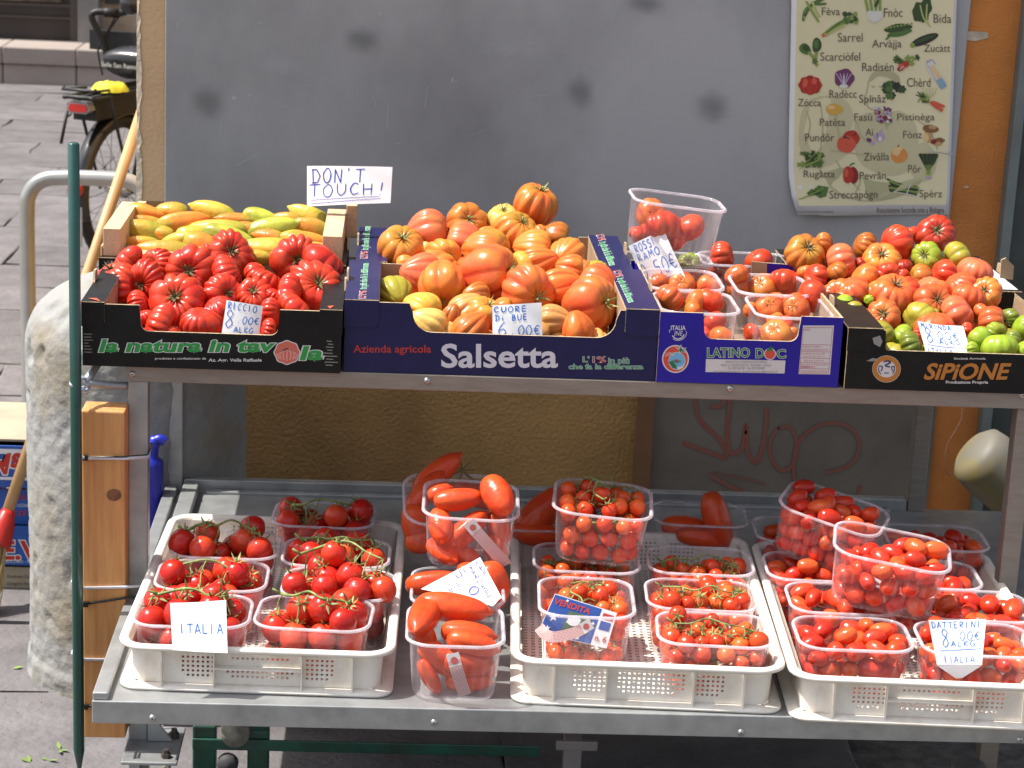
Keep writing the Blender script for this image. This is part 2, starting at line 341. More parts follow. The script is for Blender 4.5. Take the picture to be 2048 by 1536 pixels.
# ------------------------------------------------------------ tomato meshes
def tomato_mesh(name, ribs=8, depth=.08, flatz=.8, seed=0, elong=0, point=0, nu=56, nv=24, dim=.22, mat_=None, sharp=.55, warp=.25, wob=.06, nip=0):
    R = random.Random(seed); s1, s2, s3, s4 = [R.uniform(0, 6.28) for _ in range(4)]
    vs = []; lob = []
    for j in range(nv+1):
        th = pi*j/nv
        for i in range(nu):
            ph = 2*pi*i/nu
            a = ph+warp*sin(ph+s1)+warp*.5*sin(2*ph+s2)
            lobe = abs(cos(ribs*a/2+s3))**sharp
            dd = depth*(1+.45*sin(ph*2+s4))
            wt = sin(th)**.45 if th > 0 and th < pi-1e-6 else 0
            r = 1-dd*(1-lobe)*wt
            r *= 1+wob*sin(ph+s2)*sin(th)+wob*.7*sin(2*ph+s4)*sin(th)+wob*.5*sin(3*ph+s1)
            z = cos(th)
            st = sin(th)
            prof = st
            if elong:                      # long fruits
                prof = st**.8*(1-point*.5*(1-z))
            elif point: prof = st*(1+point*.35*z)
            zz_ = z*flatz*(1+(elong or 0))
            if dim: zz_ -= dim*flatz*math.exp(-(th/.42)**2)*(1+.3*(1-lobe)) ; zz_ += dim*.45*flatz*math.exp(-((pi-th)/.3)**2)
            if point and not elong: zz_ -= point*.35*math.exp(-((pi-th)/.45)**2)
            if nip: zz_ -= nip*math.exp(-((pi-th)/.16)**2)
            bend = .05*(zz_/(1+elong))**2 if elong else 0
            vs.append((prof*r*cos(ph)+bend, prof*r*sin(ph), zz_)); lob.append(lobe)
    fs = [(j*nu+i, j*nu+(i+1) % nu, (j+1)*nu+(i+1) % nu, (j+1)*nu+i)[::-1] for j in range(nv) for i in range(nu)]
    mb = MB(); mb.add(vs, fs, 0, True)
    me = mb.mesh(name, mat_ or M_TOM)
    at_ = me.attributes.new('lobe', 'FLOAT', 'POINT'); at_.data.foreach_set('value', lob)
    b = bmesh.new(); b.from_mesh(me); bmesh.ops.remove_doubles(b, verts=b.verts, dist=1e-5); b.normal_update(); b.to_mesh(me); b.free()
    return me
def calyx_mesh(name, n=6, r=.45, stalk=.35, mat_=None, seed=0, curl=.15, z0=.0, wide=.09):
    R = random.Random(seed); mb = MB()
    for k in range(n):
        a = 2*pi*k/n+R.uniform(-.25, .25); L = r*R.uniform(.75, 1.2); up = curl*R.uniform(-.2, 1.6)
        pts = []
        for t in (0, .3, .6, .85, 1):
            rr = L*t; h = z0+.02+.10*sin(t*pi*.6)+up*t*t; w = wide*(1-t)**.7*(.6+t)
            pts.append((rr, h, w))
        vs = []; 
        for (rr, h, w) in pts:
            vs += [(rr*cos(a)-w*sin(a), rr*sin(a)+w*cos(a), h), (rr*cos(a), rr*sin(a), h+.03), (rr*cos(a)+w*sin(a), rr*sin(a)-w*cos(a), h)]
        fs = []
        for i in range(4): q = i*3; fs += [(q, q+1, q+4, q+3), (q+1, q+2, q+5, q+4)]
        mb.add(vs, fs, 0, True)
    if stalk:
        d1, d2 = R.uniform(-.15, .15), R.uniform(-.15, .15)
        mb.tube([(0,0,z0-.05),(d1*.3,d2*.3,z0+stalk*.5),(d1,d2,z0+stalk)], [.06,.045,.06], 6)
    return mb.mesh(name, mat_ or M_CALYX)

RICCIO = [tomato_mesh('ribbed_tomato', 12, .15, .70, 11+i, dim=.36, nu=96, nv=30, sharp=.55, warp=.32, wob=.09) for i in range(5)]
HEART = [tomato_mesh('oxheart_tomato', 9, .125, 1.02, 31+i, point=.45, dim=.22, nu=80, nv=28, sharp=.6, warp=.3, wob=.08) for i in range(5)]
MIR = [tomato_mesh('marinda_tomato', 9, .11, .76, 51+i, dim=.3, nu=84, nv=28, sharp=.55, warp=.25, wob=.06) for i in range(4)]
SMOOTH = [tomato_mesh('beef_tomato', 6, .045, .84, 71+i, dim=.16, nu=56, nv=24, sharp=1.0, warp=.3, wob=.05) for i in range(3)]
CHERRY = [tomato_mesh('cherry_tomato', 4, .01, .95, 81+i, dim=.08, nu=28, nv=16, sharp=1, wob=.03, mat_=M_CHR) for i in range(2)]
VINE = [tomato_mesh('vine_tomato', 5, .015, 1.04, 91+i, dim=.08, nu=36, nv=18, sharp=1, wob=.035, mat_=M_CHR) for i in range(2)]
PLUM = [tomato_mesh('plum_tomato', 4, .012, .98, 95+i, elong=.38, point=.04, dim=.03, nu=28, nv=18, sharp=1, wob=.04, mat_=M_CHR) for i in range(3)]
SANM = [tomato_mesh('long_plum_tomato', 4, .05, .98, 101+i, elong=1.05, point=.12, dim=.05, nu=48, nv=32, sharp=1.2, wob=.05, nip=.28) for i in range(3)]
HORN = [tomato_mesh('horn_tomato', 5, .05, 1.0, 111+i, elong=1.35, point=.32, dim=.05, nu=44, nv=32, sharp=1.0, wob=.06, nip=.35) for i in range(4)]
CAL_R = [calyx_mesh('calyx', 9, .26, .12, M_DRY, 1+i, .22, .44, wide=.06) for i in range(3)]
CAL_M = [calyx_mesh('calyx', 7, .34, .16, M_DRY, 5+i, .15, .52, wide=.06) for i in range(2)]
CAL_H = [calyx_mesh('calyx', 6, .36, .26, M_CALYX, 9+i, .3, .72, wide=.06) for i in range(2)]
CAL_S = [calyx_mesh('calyx', 5, .85, .3, M_CALYX, 12+i, .35, .86, wide=.12) for i in range(3)]

COLR = dict(scarlet=(.50,.014,.012,.05), red=(.52,.028,.014,.06), pink=(.58,.095,.055,.22), orange=(.64,.092,.020,.45), redor=(.57,.058,.026,.28),
            yellow=(.66,.33,.05,.5), yelor=(.66,.15,.03,.55), pale=(.66,.42,.12,.4), green=(.20,.33,.02,.9), dkgreen=(.10,.17,.02,.9),
            olive=(.25,.25,.025,.85), brown=(.34,.07,.012,.5), tan=(.52,.24,.08,.4), dkred=(.34,.012,.01,.05))
WORD = dict(scarlet='scarlet', red='red', pink='pinkish red', orange='orange', redor='orange red', yellow='yellow', yelor='yellow orange', pale='pale yellow',
            green='lime green', dkgreen='dark green', olive='olive green', brown='brownish orange', tan='tan', dkred='deep red')

def place(mesh, p, rad, axis, spin, col, name, calyx=None, parent=None, sc=(1,1,1)):
    o = bpy.data.objects.new(name, mesh); 
    q = Vector(axis).normalized().to_track_quat('Z', 'Y')
    Mx = Matrix.Translation(p) @ q.to_matrix().to_4x4() @ Matrix.Rotation(spin, 4, 'Z') @ Matrix.Diagonal((rad*sc[0], rad*sc[1], rad*sc[2], 1))
    o.matrix_world = Mx; o.color = COLR[col] if isinstance(col, str) else col
    COL.objects.link(o)
    if parent: child(o, parent)
    if calyx:
        c = bpy.data.objects.new('calyx', calyx); c.parent = o; COL.objects.link(c); c.rotation_euler.z = random.uniform(0, 6)
    return o

#@@STRUCT
# ------------------------------------------------------------ ground, street, building
M_SLAB = mat('paving_stone', (.145,.135,.140), .8, var=.16, vs=7, col2=(.088,.081,.083), bump=1.0, bs=60, obj_rand=.14)
M_MORT = mat('street_mortar', (.16,.145,.13), .95, var=.3, vs=25, bump=.6, bs=120)
g = MB()
g.add([(-60,-40,-.012),(60,-40,-.012),(60,60,-.012),(-60,60,-.012)], [(0,1,2,3)])
ground = g.build('ground', M_MORT); setp(ground, kind='structure')
def slab_mesh(w, l, seed):
    R = random.Random(seed); b = MB(); n = 5; pts = []
    hw, hl = w/2, l/2; j = .010
    for k in range(n): pts.append((-hw+w*k/n+R.uniform(-j, j)*.4, -hl+R.uniform(-j, j)))
    for k in range(3): pts.append((hw+R.uniform(-j, j), -hl+l*k/3))
    for k in range(n): pts.append((hw-w*k/n+R.uniform(-j, j)*.4, hl+R.uniform(-j, j)))
    for k in range(3): pts.append((-hw+R.uniform(-j, j), hl-l*k/3))
    m = len(pts); vs = [(x, y, -.011) for x, y in pts]+[(x, y, R.uniform(-.001, .001)) for x, y in pts]+[(x-math.copysign(.006, x), y-math.copysign(.006, y), .002) for x, y in pts]
    b.add(vs, [(i, (i+1) % m, m+(i+1) % m, m+i) for i in range(m)]+[(m+i, m+(i+1) % m, 2*m+(i+1) % m, 2*m+i) for i in range(m)]+[tuple(range(2*m, 3*m))])
    return b.mesh('paving_stone', M_SLAB)
SLABS = [slab_mesh(.655, .342, k) for k in range(8)]
yy = 3.05; row = 0
while yy < 13.2:
    x = (-1.2 if yy < 4.2 else -.9)-.0137*0+(row % 3)*.2-.62*(1 if yy < 4.2 else 2)-(.62*2 if yy > 8 else 0)
    xe = .9 if yy < 4.3 else -.25
    while x < xe:
        if not (yy > 4.25 and x > -.3):
            o = bpy.data.objects.new('paving_stone', random.choice(SLABS)); o.location = (x, yy, random.uniform(-.002, .002))
            o.rotation_euler = (random.uniform(-.004, .004), random.uniform(-.004, .004), random.choice((0, pi))+random.uniform(-.012, .012))
            o.scale = (1, .985, 1); link(o, ground)
        x += .660
    yy += .35; row += 1

# crumbs, grit and bits of greenery on the paving
b = MB(); R = random.Random(21)
for k in range(520):
    x_, y_ = R.uniform(-1.1, -.28), R.uniform(3.1, 4.4)
    if R.random() < .6: a_ = R.uniform(0, 6.28); x_, y_ = -.488+cos(a_)*R.uniform(.2, .34), 4.075+sin(a_)*R.uniform(.2, .34)
    r_ = R.uniform(.001, .0045); n = 5
    vs = [(x_+r_*cos(2*pi*k_/n+R.random()), y_+r_*sin(2*pi*k_/n), .002) for k_ in range(n)]+[(x_, y_, .002+r_*.8)]
    b.add(vs, [(k_, (k_+1) % n, n) for k_ in range(n)])
setp(b.build('street_grit', mat('grit', (.25,.21,.15), .95, var=.4, vs=90)), 'grit and crumbs scattered on the paving round the bollard', 'grit', None, 'stuff')
b = MB()
for (px_, py_) in ((25,1338),(95,1520),(60,1525),(120,1500),(330,1530)):
    p = atZ(px_, py_, .004)
    for k in range(3):
        a_ = R.uniform(0, 6.28); L_ = R.uniform(.012, .03); q_ = Vector((cos(a_), sin(a_), .25)); w_ = q_.cross(Vector((0,0,1))).normalized()*.004
        b.add([p, p+q_*L_*.5+w_, p+q_*L_, p+q_*L_*.5-w_], [(0,1,2,3)])
setp(b.build('leaf_scraps', mat('leaf_scrap', (.16,.25,.05), .7)), 'small green leaf scraps dropped on the paving in front', 'leaf scraps', None, 'stuff')

# building with stall: plaster wall
WY = 4.40; WX0 = atY(275, 200, WY).x
M_PLAST = mat('ochre_plaster', (.36,.215,.075), .9, var=.10, vs=2.6, col2=(.20,.11,.04), thr=(.38,.72), bump=1.3, bs=120)
M_ORANGE = mat('orange_plaster', (.54,.20,.045), .9, var=.12, vs=4, col2=(.38,.13,.03), bump=.6, bs=200)
M_WEDGE = mat('bare_plaster', (.6,.52,.40), .95, var=.2, vs=20, bump=.8, bs=60)
M_PLASTUP = mat('tan_plaster', (.62,.43,.25), .9, var=.10, vs=6, col2=(.54,.36,.20), bump=.7, bs=120)
bld = empty('plaster_building', (WX0, WY, 0), 'ochre plastered building corner behind the tomato stall with grey sheet panel', 'building')
xo = atY(1920, 200, WY).x; xr = atY(2030, 400, WY).x
b = MB(); b.box((WX0, WY, 0), (xo, WY+4, .88)); b.build('wall', M_PLAST, bld)
b = MB(); b.box((WX0, WY, .8805), (xo, WY+4, 3.4)); b.build('wall', M_PLASTUP, bld)
b = MB(); b.box((xo, WY, 0), (atY(2029, 300, WY).x, WY+4, 3.4)); o = b.build('wall', M_ORANGE, bld); o['label'] = 'orange painted strip of wall right of the poster'
# chipped corner edge
b = MB(); prev = None; R = random.Random(3); z = .3; pts = []
while z < 3.3: pts.append((z, R.uniform(.002, .011))); z += R.uniform(.012, .03)
vs = []
for z, w_ in pts: vs += [(WX0-w_*.25, WY-.001, z), (WX0+w_, WY-.003, z), (WX0-.004, WY+.03, z)]
fs = []
for i in range(len(pts)-1): fs += [(3*i, 3*i+1, 3*i+4, 3*i+3), (3*i, 3*i+3, 3*i+5, 3*i+2)]
b.add(vs, fs); b.build('chipped_edge', M_WEDGE, bld)
# big grey panel above
PX0 = atY(331, 200, WY).x; PX1 = xo
pz = atY(900, 520, WY).z
b = MB(); b.box((PX0, WY-.012, pz), (PX1, WY-.002, 3.2)); b.build('sheet_panel', M_PANEL, bld, bevel=.002)
# dark stains on the panel: film of grime, plus rub marks and painted bounce light
M_GRIME = mat('panel_grime', (.10,.10,.105), .6, var=.1)
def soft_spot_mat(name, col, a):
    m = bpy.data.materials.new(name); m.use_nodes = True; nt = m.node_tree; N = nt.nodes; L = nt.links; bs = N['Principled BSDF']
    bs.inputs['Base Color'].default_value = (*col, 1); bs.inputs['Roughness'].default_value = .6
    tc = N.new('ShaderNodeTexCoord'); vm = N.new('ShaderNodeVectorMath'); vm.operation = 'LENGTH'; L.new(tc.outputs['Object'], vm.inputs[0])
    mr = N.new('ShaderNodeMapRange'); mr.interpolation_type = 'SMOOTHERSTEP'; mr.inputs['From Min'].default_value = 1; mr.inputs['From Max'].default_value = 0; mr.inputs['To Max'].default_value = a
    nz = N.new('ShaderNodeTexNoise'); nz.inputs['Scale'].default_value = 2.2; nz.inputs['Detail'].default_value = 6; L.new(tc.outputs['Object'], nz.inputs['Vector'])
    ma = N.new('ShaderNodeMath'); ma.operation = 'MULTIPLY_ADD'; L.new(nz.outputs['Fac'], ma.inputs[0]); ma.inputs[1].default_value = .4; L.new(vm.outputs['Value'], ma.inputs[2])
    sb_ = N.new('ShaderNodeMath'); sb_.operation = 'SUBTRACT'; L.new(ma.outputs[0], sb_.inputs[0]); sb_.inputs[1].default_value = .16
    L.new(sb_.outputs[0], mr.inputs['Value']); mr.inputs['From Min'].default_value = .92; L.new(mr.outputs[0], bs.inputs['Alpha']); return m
M_SPOT = soft_spot_mat('grime_spot', (.14,.14,.145), .36)
M_SPOTL = soft_spot_mat('rub_bounce_spot', (.52,.52,.53), .38)
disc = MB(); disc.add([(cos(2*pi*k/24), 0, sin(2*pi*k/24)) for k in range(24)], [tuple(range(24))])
dm = disc.mesh('stain_bounce_disc', M_SPOT); dml = disc.mesh('stain_bounce_disc', M_SPOTL)
for (px, py, rx, rz, mm_) in ((415,205,60,55,dm),(725,80,60,44,dm),(1160,185,48,56,dm),(1425,215,60,56,dm),(1290,8,66,34,dm),(1050,100,160,90,dml),(820,400,420,190,dml),(1020,100,60,26,dml),(560,130,90,50,dml)):  # widest pale disc paints sunlight bounced up onto the panel
    p = atY(px, py, WY-.0135-.0002*(px % 7)); s = mpp(p); o = bpy.data.objects.new('stain_bounce_disc', mm_); o.scale = (rx*s, rx*s, rz*s); o.location = p; COL.objects.link(o); child(o, bld)
# fine scratches, runs and scraps of tape left on the panel
b = MB(); R = random.Random(9)
for k in range(34):
    x_, y_ = R.uniform(345, 1560), R.uniform(10, 420); a_ = R.uniform(-.5, .5)+(pi/2 if R.random() < .5 else 0); l_ = R.uniform(8, 70)
    ribbon(b, catm([(x_, y_), (x_+l_*.5*cos(a_), y_+l_*.5*sin(a_)+R.uniform(-3, 3)), (x_+l_*cos(a_), y_+l_*sin(a_))], 3), R.uniform(.5, 1.3), lambda u, v, d: atY(u, v, WY-.0127), 0, 0)
o = b.build('scratches', mat('scratch', (.46,.46,.47), .5), bld); o['kind'] = 'stuff'
for (x_, y_, w_, h_, an_) in ((1020,108,22,5,-.3),(1062,86,12,4,.2),(468,196,9,7,.4),(500,190,6,3,.1),(905,160,4,9,.1),(1220,330,14,3,.05),(760,28,10,4,.5)):
    b = MB(); b.add([atY(x_+cos(an_)*sx*w_-sin(an_)*sy*h_, y_+sin(an_)*sx*w_+cos(an_)*sy*h_, WY-.0128) for sx, sy in ((-.5,-.5),(.5,-.4),(.45,.5),(-.5,.4))], [(0,1,2,3)]); b.build('tape_scrap', mat('old_tape', (.47,.47,.46), .4), bld)
# lower: brown frame strip + panel with graffiti
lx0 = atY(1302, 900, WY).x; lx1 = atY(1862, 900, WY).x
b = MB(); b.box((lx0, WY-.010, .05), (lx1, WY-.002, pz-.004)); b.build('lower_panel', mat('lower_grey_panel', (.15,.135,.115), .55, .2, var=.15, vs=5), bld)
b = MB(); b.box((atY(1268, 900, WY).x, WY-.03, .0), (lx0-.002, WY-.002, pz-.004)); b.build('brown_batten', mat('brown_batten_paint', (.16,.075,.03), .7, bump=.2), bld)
def TY(Y): return lambda u, v, d: atY(u, v, Y-d)
GR = mat('graffiti_paint', (.20,.05,.035), .6, var=.35, vs=40, col2=(.15,.08,.06))
b = MB(); Tg = TY(WY-.0105)
for st, w_ in (([(1390,795),(1400,840),(1440,880),(1452,915),(1420,905),(1365,885)],9),([(1420,812),(1440,812),(1455,795)],9),([(1462,790),(1455,860),(1462,905),(1485,895),(1492,850),(1495,900),(1510,925),(1525,895),(1532,840),(1532,815)],9),
                ([(1560,855),(1543,875),(1540,910),(1560,940),(1585,930),(1595,890),(1580,855),(1555,858)],7),([(1590,985),(1588,920),(1600,880),(1640,850),(1690,850),(1718,880),(1712,915),(1690,935),(1652,946)],7),
                ([(1420,950),(1460,972),(1500,992)],9),([(1425,946),(1480,956),(1530,968)],3),([(1722,970),(1715,990)],7)):
    ribbon(b, catm(st, 6), w_, Tg, 0, .0008+.0003*len(b.v)/100, False)
b.build('graffiti', GR, bld)
# little marks on the orange wall
for (px, py, rx, ry) in ((1945,71,34,11),(1895,78,14,8),(1932,374,6,2)):
    n = 14; b = MB(); b.add([atY(px+rx*cos(2*pi*k/n)*random.uniform(.8,1.1), py+ry*sin(2*pi*k/n)*random.uniform(.75,1.1), WY-.0015-px*1e-7) for k in range(n)], [tuple(range(n))]); b.build('plaster_patch', M_WEDGE, bld)
# cable on lower right wall
b = MB(); b.tube(spline([atY(1925,790,WY-.02), atY(1922,840,WY-.02), atY(1895,890,WY-.02), atY(1890,930,WY-.02), atY(1900,952,WY-.01)]), .0022, 6)
b.build('thin_cable', mat('cable_skin', (.45,.2,.1), .6), bld)
# dark door frame at right
dx0 = atY(2031, 200, WY-.03).x
M_DOOR = mat('dark_door_frame', (.045,.055,.055), .45, .3, var=.2, vs=10)
df = empty('door_frame', (dx0, WY-.03, 0), 'dark grey green metal door frame at the right edge of the orange wall', 'door frame')
b = MB(); b.box((dx0, WY-.035, 0), (dx0+.02, WY+.02, 3.3)); b.build('edge_strip', mat('frame_edge', (.16,.19,.19), .5, .4), df)
b = MB(); b.box((dx0+.022, WY-.03, 0), (dx0+.5, WY+.05, 3.3)); b.build('door_panel', M_DOOR, df)

# far shop across the street
FY = 13.0
shop = empty('shop_building', (-3, FY, 0), 'far stone shop front with dark wooden panel and pale step across the street', 'building')
M_SW = mat('dark_shop_wood', (.035,.022,.018), .45, var=.2, vs=4, grain=(1,1,.1))
M_STN = mat('grey_pillar_stone', (.24,.23,.22), .85, var=.2, vs=3, bump=.5, bs=14)
M_STP = mat('step_stone', (.33,.28,.25), .8, var=.14, vs=2, bump=.3, bs=20)
x155 = atY(156, 60, FY).x; x195 = atY(197, 60, FY).x
zs1 = atY(80, 108, FY).z; zs2 = atY(80, 130, FY-.35).z
b = MB(); b.box((-6, FY+.05, zs1), (x155, FY+.3, 3.2), 0); b.build('wooden_panel', M_SW, shop)
b = MB()
for (py0, py1) in ((8,14),(34,38),(84,87),(100,104)):
    b.box((-6, FY+.03, atY(80, py1, FY).z), (x155-.02, FY+.048, atY(80, py0, FY).z))
b.box((x155-.05, FY+.028, zs1), (x155-.01, FY+.047, 3.2))
b.build('moulding', mat('moulding_wood', (.07,.05,.04), .4), shop)
b = MB(); b.box((-6, FY+.02, atY(80, 4, FY).z), (x155-.1, FY+.034, 2.9)); b.build('shop_window', mat('shop_glass', (.35,.24,.15), .15, var=.5, vs=3), shop)
b = MB(); b.box((x155, FY-.02, -.01), (x195, FY+.4, 3.2)); b.build('pillar', M_STN, shop)
for k in range(9):
    x = -4.8+k*.42
    b = MB(); b.box((x, FY-.35, -.01), (x+.415, FY+.02, zs2)); b.build('step_block', M_STP, shop, bevel=.01)
    b = MB(); b.box((x, FY-.37, zs2+.002), (x+.417, FY+.04, zs2+.10)); b.build('step_tread', M_STP, shop, bevel=.008)
b = MB(); b.box((x195, FY+.15, -.01), (3, FY+.5, 3.2)); b.build('wall', mat('far_wall_plaster', (.42,.33,.24), .9, var=.15), shop)
b = MB(); b.box((atY(205, 5, FY).x, FY+.1, atY(240, 12, FY).z), (atY(330, 5, FY).x, FY+.14, 2.9)); b.build('window', mat('dark_window', (.02,.022,.02), .2), shop)

# stone bollard guarding the corner
def noise3(x, y, z): 
    from mathutils import noise
    return noise.noise(Vector((x, y, z)))
M_BOLL = mat('weathered_bollard_stone', (.25,.25,.243), .93, var=.2, vs=4.5, col2=(.225,.195,.145), thr=(.48,.66), bump=1.2, bs=45)
bc = (-.488, 4.075)
b = MB(); prof = []; seg = 160; nh = 150; vs = []
for j in range(nh+1):
    h = .81*(1-(1-j/nh)**1.3)
    for k in range(seg):
        a = 2*pi*k/seg
        r = .210 if h < .66 else .210*max(0, 1-((h-.66)/.15)**2.4)**(1/2.2) if h < .66+.1499 else .003
        if h < .05: r += .004
        if r > .01:
            n1 = noise3(cos(a)*2.2, sin(a)*2.2, h*6); n2 = noise3(cos(a)*7, sin(a)*7, h*22); n3 = noise3(cos(a)*1.1+5, sin(a)*1.1, h*2.5); n4 = noise3(cos(a)*16, sin(a)*16+3, h*60)
            r += .003*n1+.002*n2+.004*n3+.0018*n4-.008*max(0, n2-.3)*3-.005*max(0, noise3(cos(a)*11+9, sin(a)*11, h*34)-.2)
        r = max(r, 0)
        vs.append((bc[0]+r*cos(a), bc[1]+r*sin(a), h-.006))
fs = [(j*seg+k, j*seg+(k+1) % seg, (j+1)*seg+(k+1) % seg, (j+1)*seg+k) for j in range(nh) for k in range(seg)]
b.add(vs, fs+[tuple(nh*seg+k for k in range(seg))], 0, True); o = b.build('stone_bollard', M_BOLL)
setp(o, 'thick weathered round-topped stone bollard standing at the wall corner', 'bollard')

# metal hoop
b = MB(); Yh = 5.9; r_ = 17*mpp((0, Yh, .6))
hp = [atY(70,900,Yh+.0), atY(58,600,Yh), atY(54,430,Yh), atY(60,385,Yh), atY(84,361,Yh), atY(125,355,Yh), atY(220,358,Yh), atY(262,364,Yh), atY(285,385,Yh), atY(290,430,Yh)]
hp[0] = Vector((hp[2].x, Yh, -.01)); hp[1] = Vector((hp[2].x, Yh, .3)); e = hp[-1].copy(); hp += [Vector((e.x, Yh, .3)), Vector((e.x, Yh, -.01))]
b.tube(spline(hp, 8), r_*.92, 16); o = b.build('metal_hoop', mat('satin_tube', (.5,.5,.48), .33, .7, var=.15, vs=4))
setp(o, 'bent satin steel tube bike stand behind the stone bollard', 'bike stand')

# broom
br = empty('broom', (-.9, 4.7, 0), 'upside-down broom with red socket leaning between bollard and wall corner', 'broom')
p0 = atY(8, 1045, 4.38); p1 = atY(290, 205, 4.72)
b = MB(); b.tube([p0, p0.lerp(p1, .5), p1], .0125, 12); b.build('broomstick', mat('handle_wood', (.50,.30,.13), .5, var=.12, vs=9), br)
ax = (p1-p0).normalized()
b = MB(); b.tube([p0-ax*.05, p0-ax*.04, p0-ax*.0, p0+ax*.02, p0+ax*.028], [.03,.03,.024,.016,.013], 14); b.build('socket', mat('red_plastic', (.5,.02,.015), .35), br)
b = MB(); R = random.Random(5)
for k in range(150):
    a = R.uniform(0, 6.28); rr = R.uniform(0, .022); q = p0-ax*.05+Vector((cos(a)*rr, sin(a)*rr, 0)); e = q-ax*R.uniform(.18, .28)+Vector((cos(a), sin(a), 0))*R.uniform(.0, .05)
    b.tube([q, q.lerp(e, .5)+Vector((cos(a)*.01, 0, 0)), e], .0011, 4, caps=False)
o = b.build('bristles', mat('straw', (.5,.38,.18), .8), br); o['kind'] = 'stuff'

# ------------------------------------------------------------ stall frame
TZ, TY0 = .825, 3.30           # upper shelf top, front
BZ, BY0 = .430, 2.905          # lower shelf top, front
X0, X1 = -.412, 1.035
st = empty('market_stall', (.3, 3.3, 0), 'galvanised two-tier market stall stand carrying all the tomatoes', 'stall')
b = MB(); b.box((X0, TY0, TZ-.003), (X1+.25, 3.92, TZ)); b.build('upper_shelf', M_STEEL2, st)
b = MB(); b.box((X0, TY0-.002, TZ-.026), (X1+.25, TY0+.002, TZ)); b.build('upper_shelf_lip', M_STEEL2, st, bevel=.0015)
b = MB(); b.box((X0, BY0, BZ-.003), (X1+.25, 3.90, BZ)); b.build('lower_shelf', M_STEEL, st)
b = MB(); b.box((X0, BY0-.002, BZ-.033), (X1+.25, BY0+.002, BZ+.0015)); b.build('lower_shelf_lip', M_STEEL, st, bevel=.0015)
b = MB(); b.box((X0, BY0+.004, BZ+.0005), (X0+.022, 3.88, BZ+.012)); b.box((X0+.034, 3.5, BZ+.0005), (X0+.062, 3.88, BZ+.02)); b.build('side_rail', M_STEEL, st, bevel=.002)
for (x, y) in ((X0+.002, TY0+.006), (X1-.03, TY0+.006), (X0+.0, 3.885), (X1-.045, 3.885)):
    b = MB(); w_ = .031
    if y < 3.5: b.box((x, y, .07), (x+w_, y+.03, TZ-.027))
    else: b.box((x, y, .07), (x+w_, y+.028, TZ-.004))
    b.build('upright', M_STEEL if x < 0 else M_STEEL2, st, bevel=.002)
b = MB(); b.box((X0+.032, 3.888, BZ-.005), (X1-.046, 3.91, BZ+.022)); b.box((X0+.075, 3.868, BZ-.02), (X1-.08, 3.886, BZ+.006)); b.build('rear_crossbar', M_STEEL, st, bevel=.002)
b = MB(); b.box((X0+.032, 3.888, TZ-.045), (X1-.046, 3.91, TZ-.006)); b.build('rear_crossbar', M_STEEL, st, bevel=.002)
for (px, py, Y) in ((265,748,TY0-.002),(854,762,TY0-.002),(1460,777,TY0-.002),(2045,790,TY0-.002),(305,1436,BY0-.002),(868,1445,BY0-.002),(1482,1465,BY0-.002),(2040,1479,BY0-.002)):
    p = atY(px, py, Y); b = MB(); b.lathe([(0,-.0035),(.0025,-.0034),(.0046,-.002),(.0052,0),(.0065,.0005)][::1], p, 'y', 16); b.lathe([(0,-.0038),(.0013,-.0037)], p, 'y', 8, 1)
    b.build('rivet', [M_RIVET, mat('rivet_hole', (.02,.02,.02), .6)], st)
# stub tube at left that ties the green pole
M_TUBE = mat('grey_hook_tube', (.33,.36,.38), .4, .4, var=.2, vs=20)
b = MB(); a = atY(262, 772, TY0+.02); m_ = atY(176, 764, TY0-.01); c_ = atY(205, 715, TY0+.06)
b.tube(spline([a, atY(215,770,TY0), m_, atY(182,748,TY0), c_, atY(222,690,TY0+.2)], 5), .0065, 10); b.build('hook_tube', M_TUBE, st)
# feet: plate, gusset, bolts
fz = atY(310, 1500, 3.28).z
b = MB(); b.box((X0+.0, 3.22, fz), (X0+.09, 3.36, fz+.006)); b.build('foot_plate', M_STEEL, st, bevel=.002)
b = MB(); b.add([(X0+.034, 3.3, fz+.007), (X0+.075, 3.3, fz+.007), (X0+.034, 3.3, fz+.06), (X0+.034, 3.304, fz+.007), (X0+.075, 3.304, fz+.007), (X0+.034, 3.304, fz+.06)], [(0,1,2),(5,4,3),(0,3,4,1),(1,4,5,2),(2,5,3,0)]); b.build('gusset', M_STEEL, st)
for (dx, dy) in ((.07, .02), (.075, .1)):
    b = MB(); b.lathe([(0,.014),(.005,.014),(.005,.008),(.008,.008),(.008,.0)], (X0+dx, 3.22+dy, fz+.006), 'z', 6, smooth=False); b.build('bolt', mat('dark_bolt', (.12,.1,.09), .5, .6), st)
M_RUB = mat('wheel_rubber', (.05,.05,.055), .7)
for x in (X0+.045, X1-.05):
    for y in (3.29, 3.86):
        w_ = empty('castor', (x, y, 0)); w_.parent = st; w_.matrix_parent_inverse = st.matrix_basis.inverted()
        b = MB(); b.lathe([(0,-.018),(.05,-.018),(.06,-.012),(.0625,0),(.06,.012),(.05,.018),(0,.018)], (x, y, .0615), 'x', 24); o = b.build('wheel', M_RUB); child(o, w_)
        b = MB(); b.box((x-.026, y-.02, .05), (x-.021, y+.02, fz-.004)); b.box((x+.021, y-.02, .05), (x+.026, y+.02, fz-.004)); b.box((x-.026, y-.025, fz-.003), (x+.026, y+.025, fz)); o = b.build('fork', M_STEEL); child(o, w_)

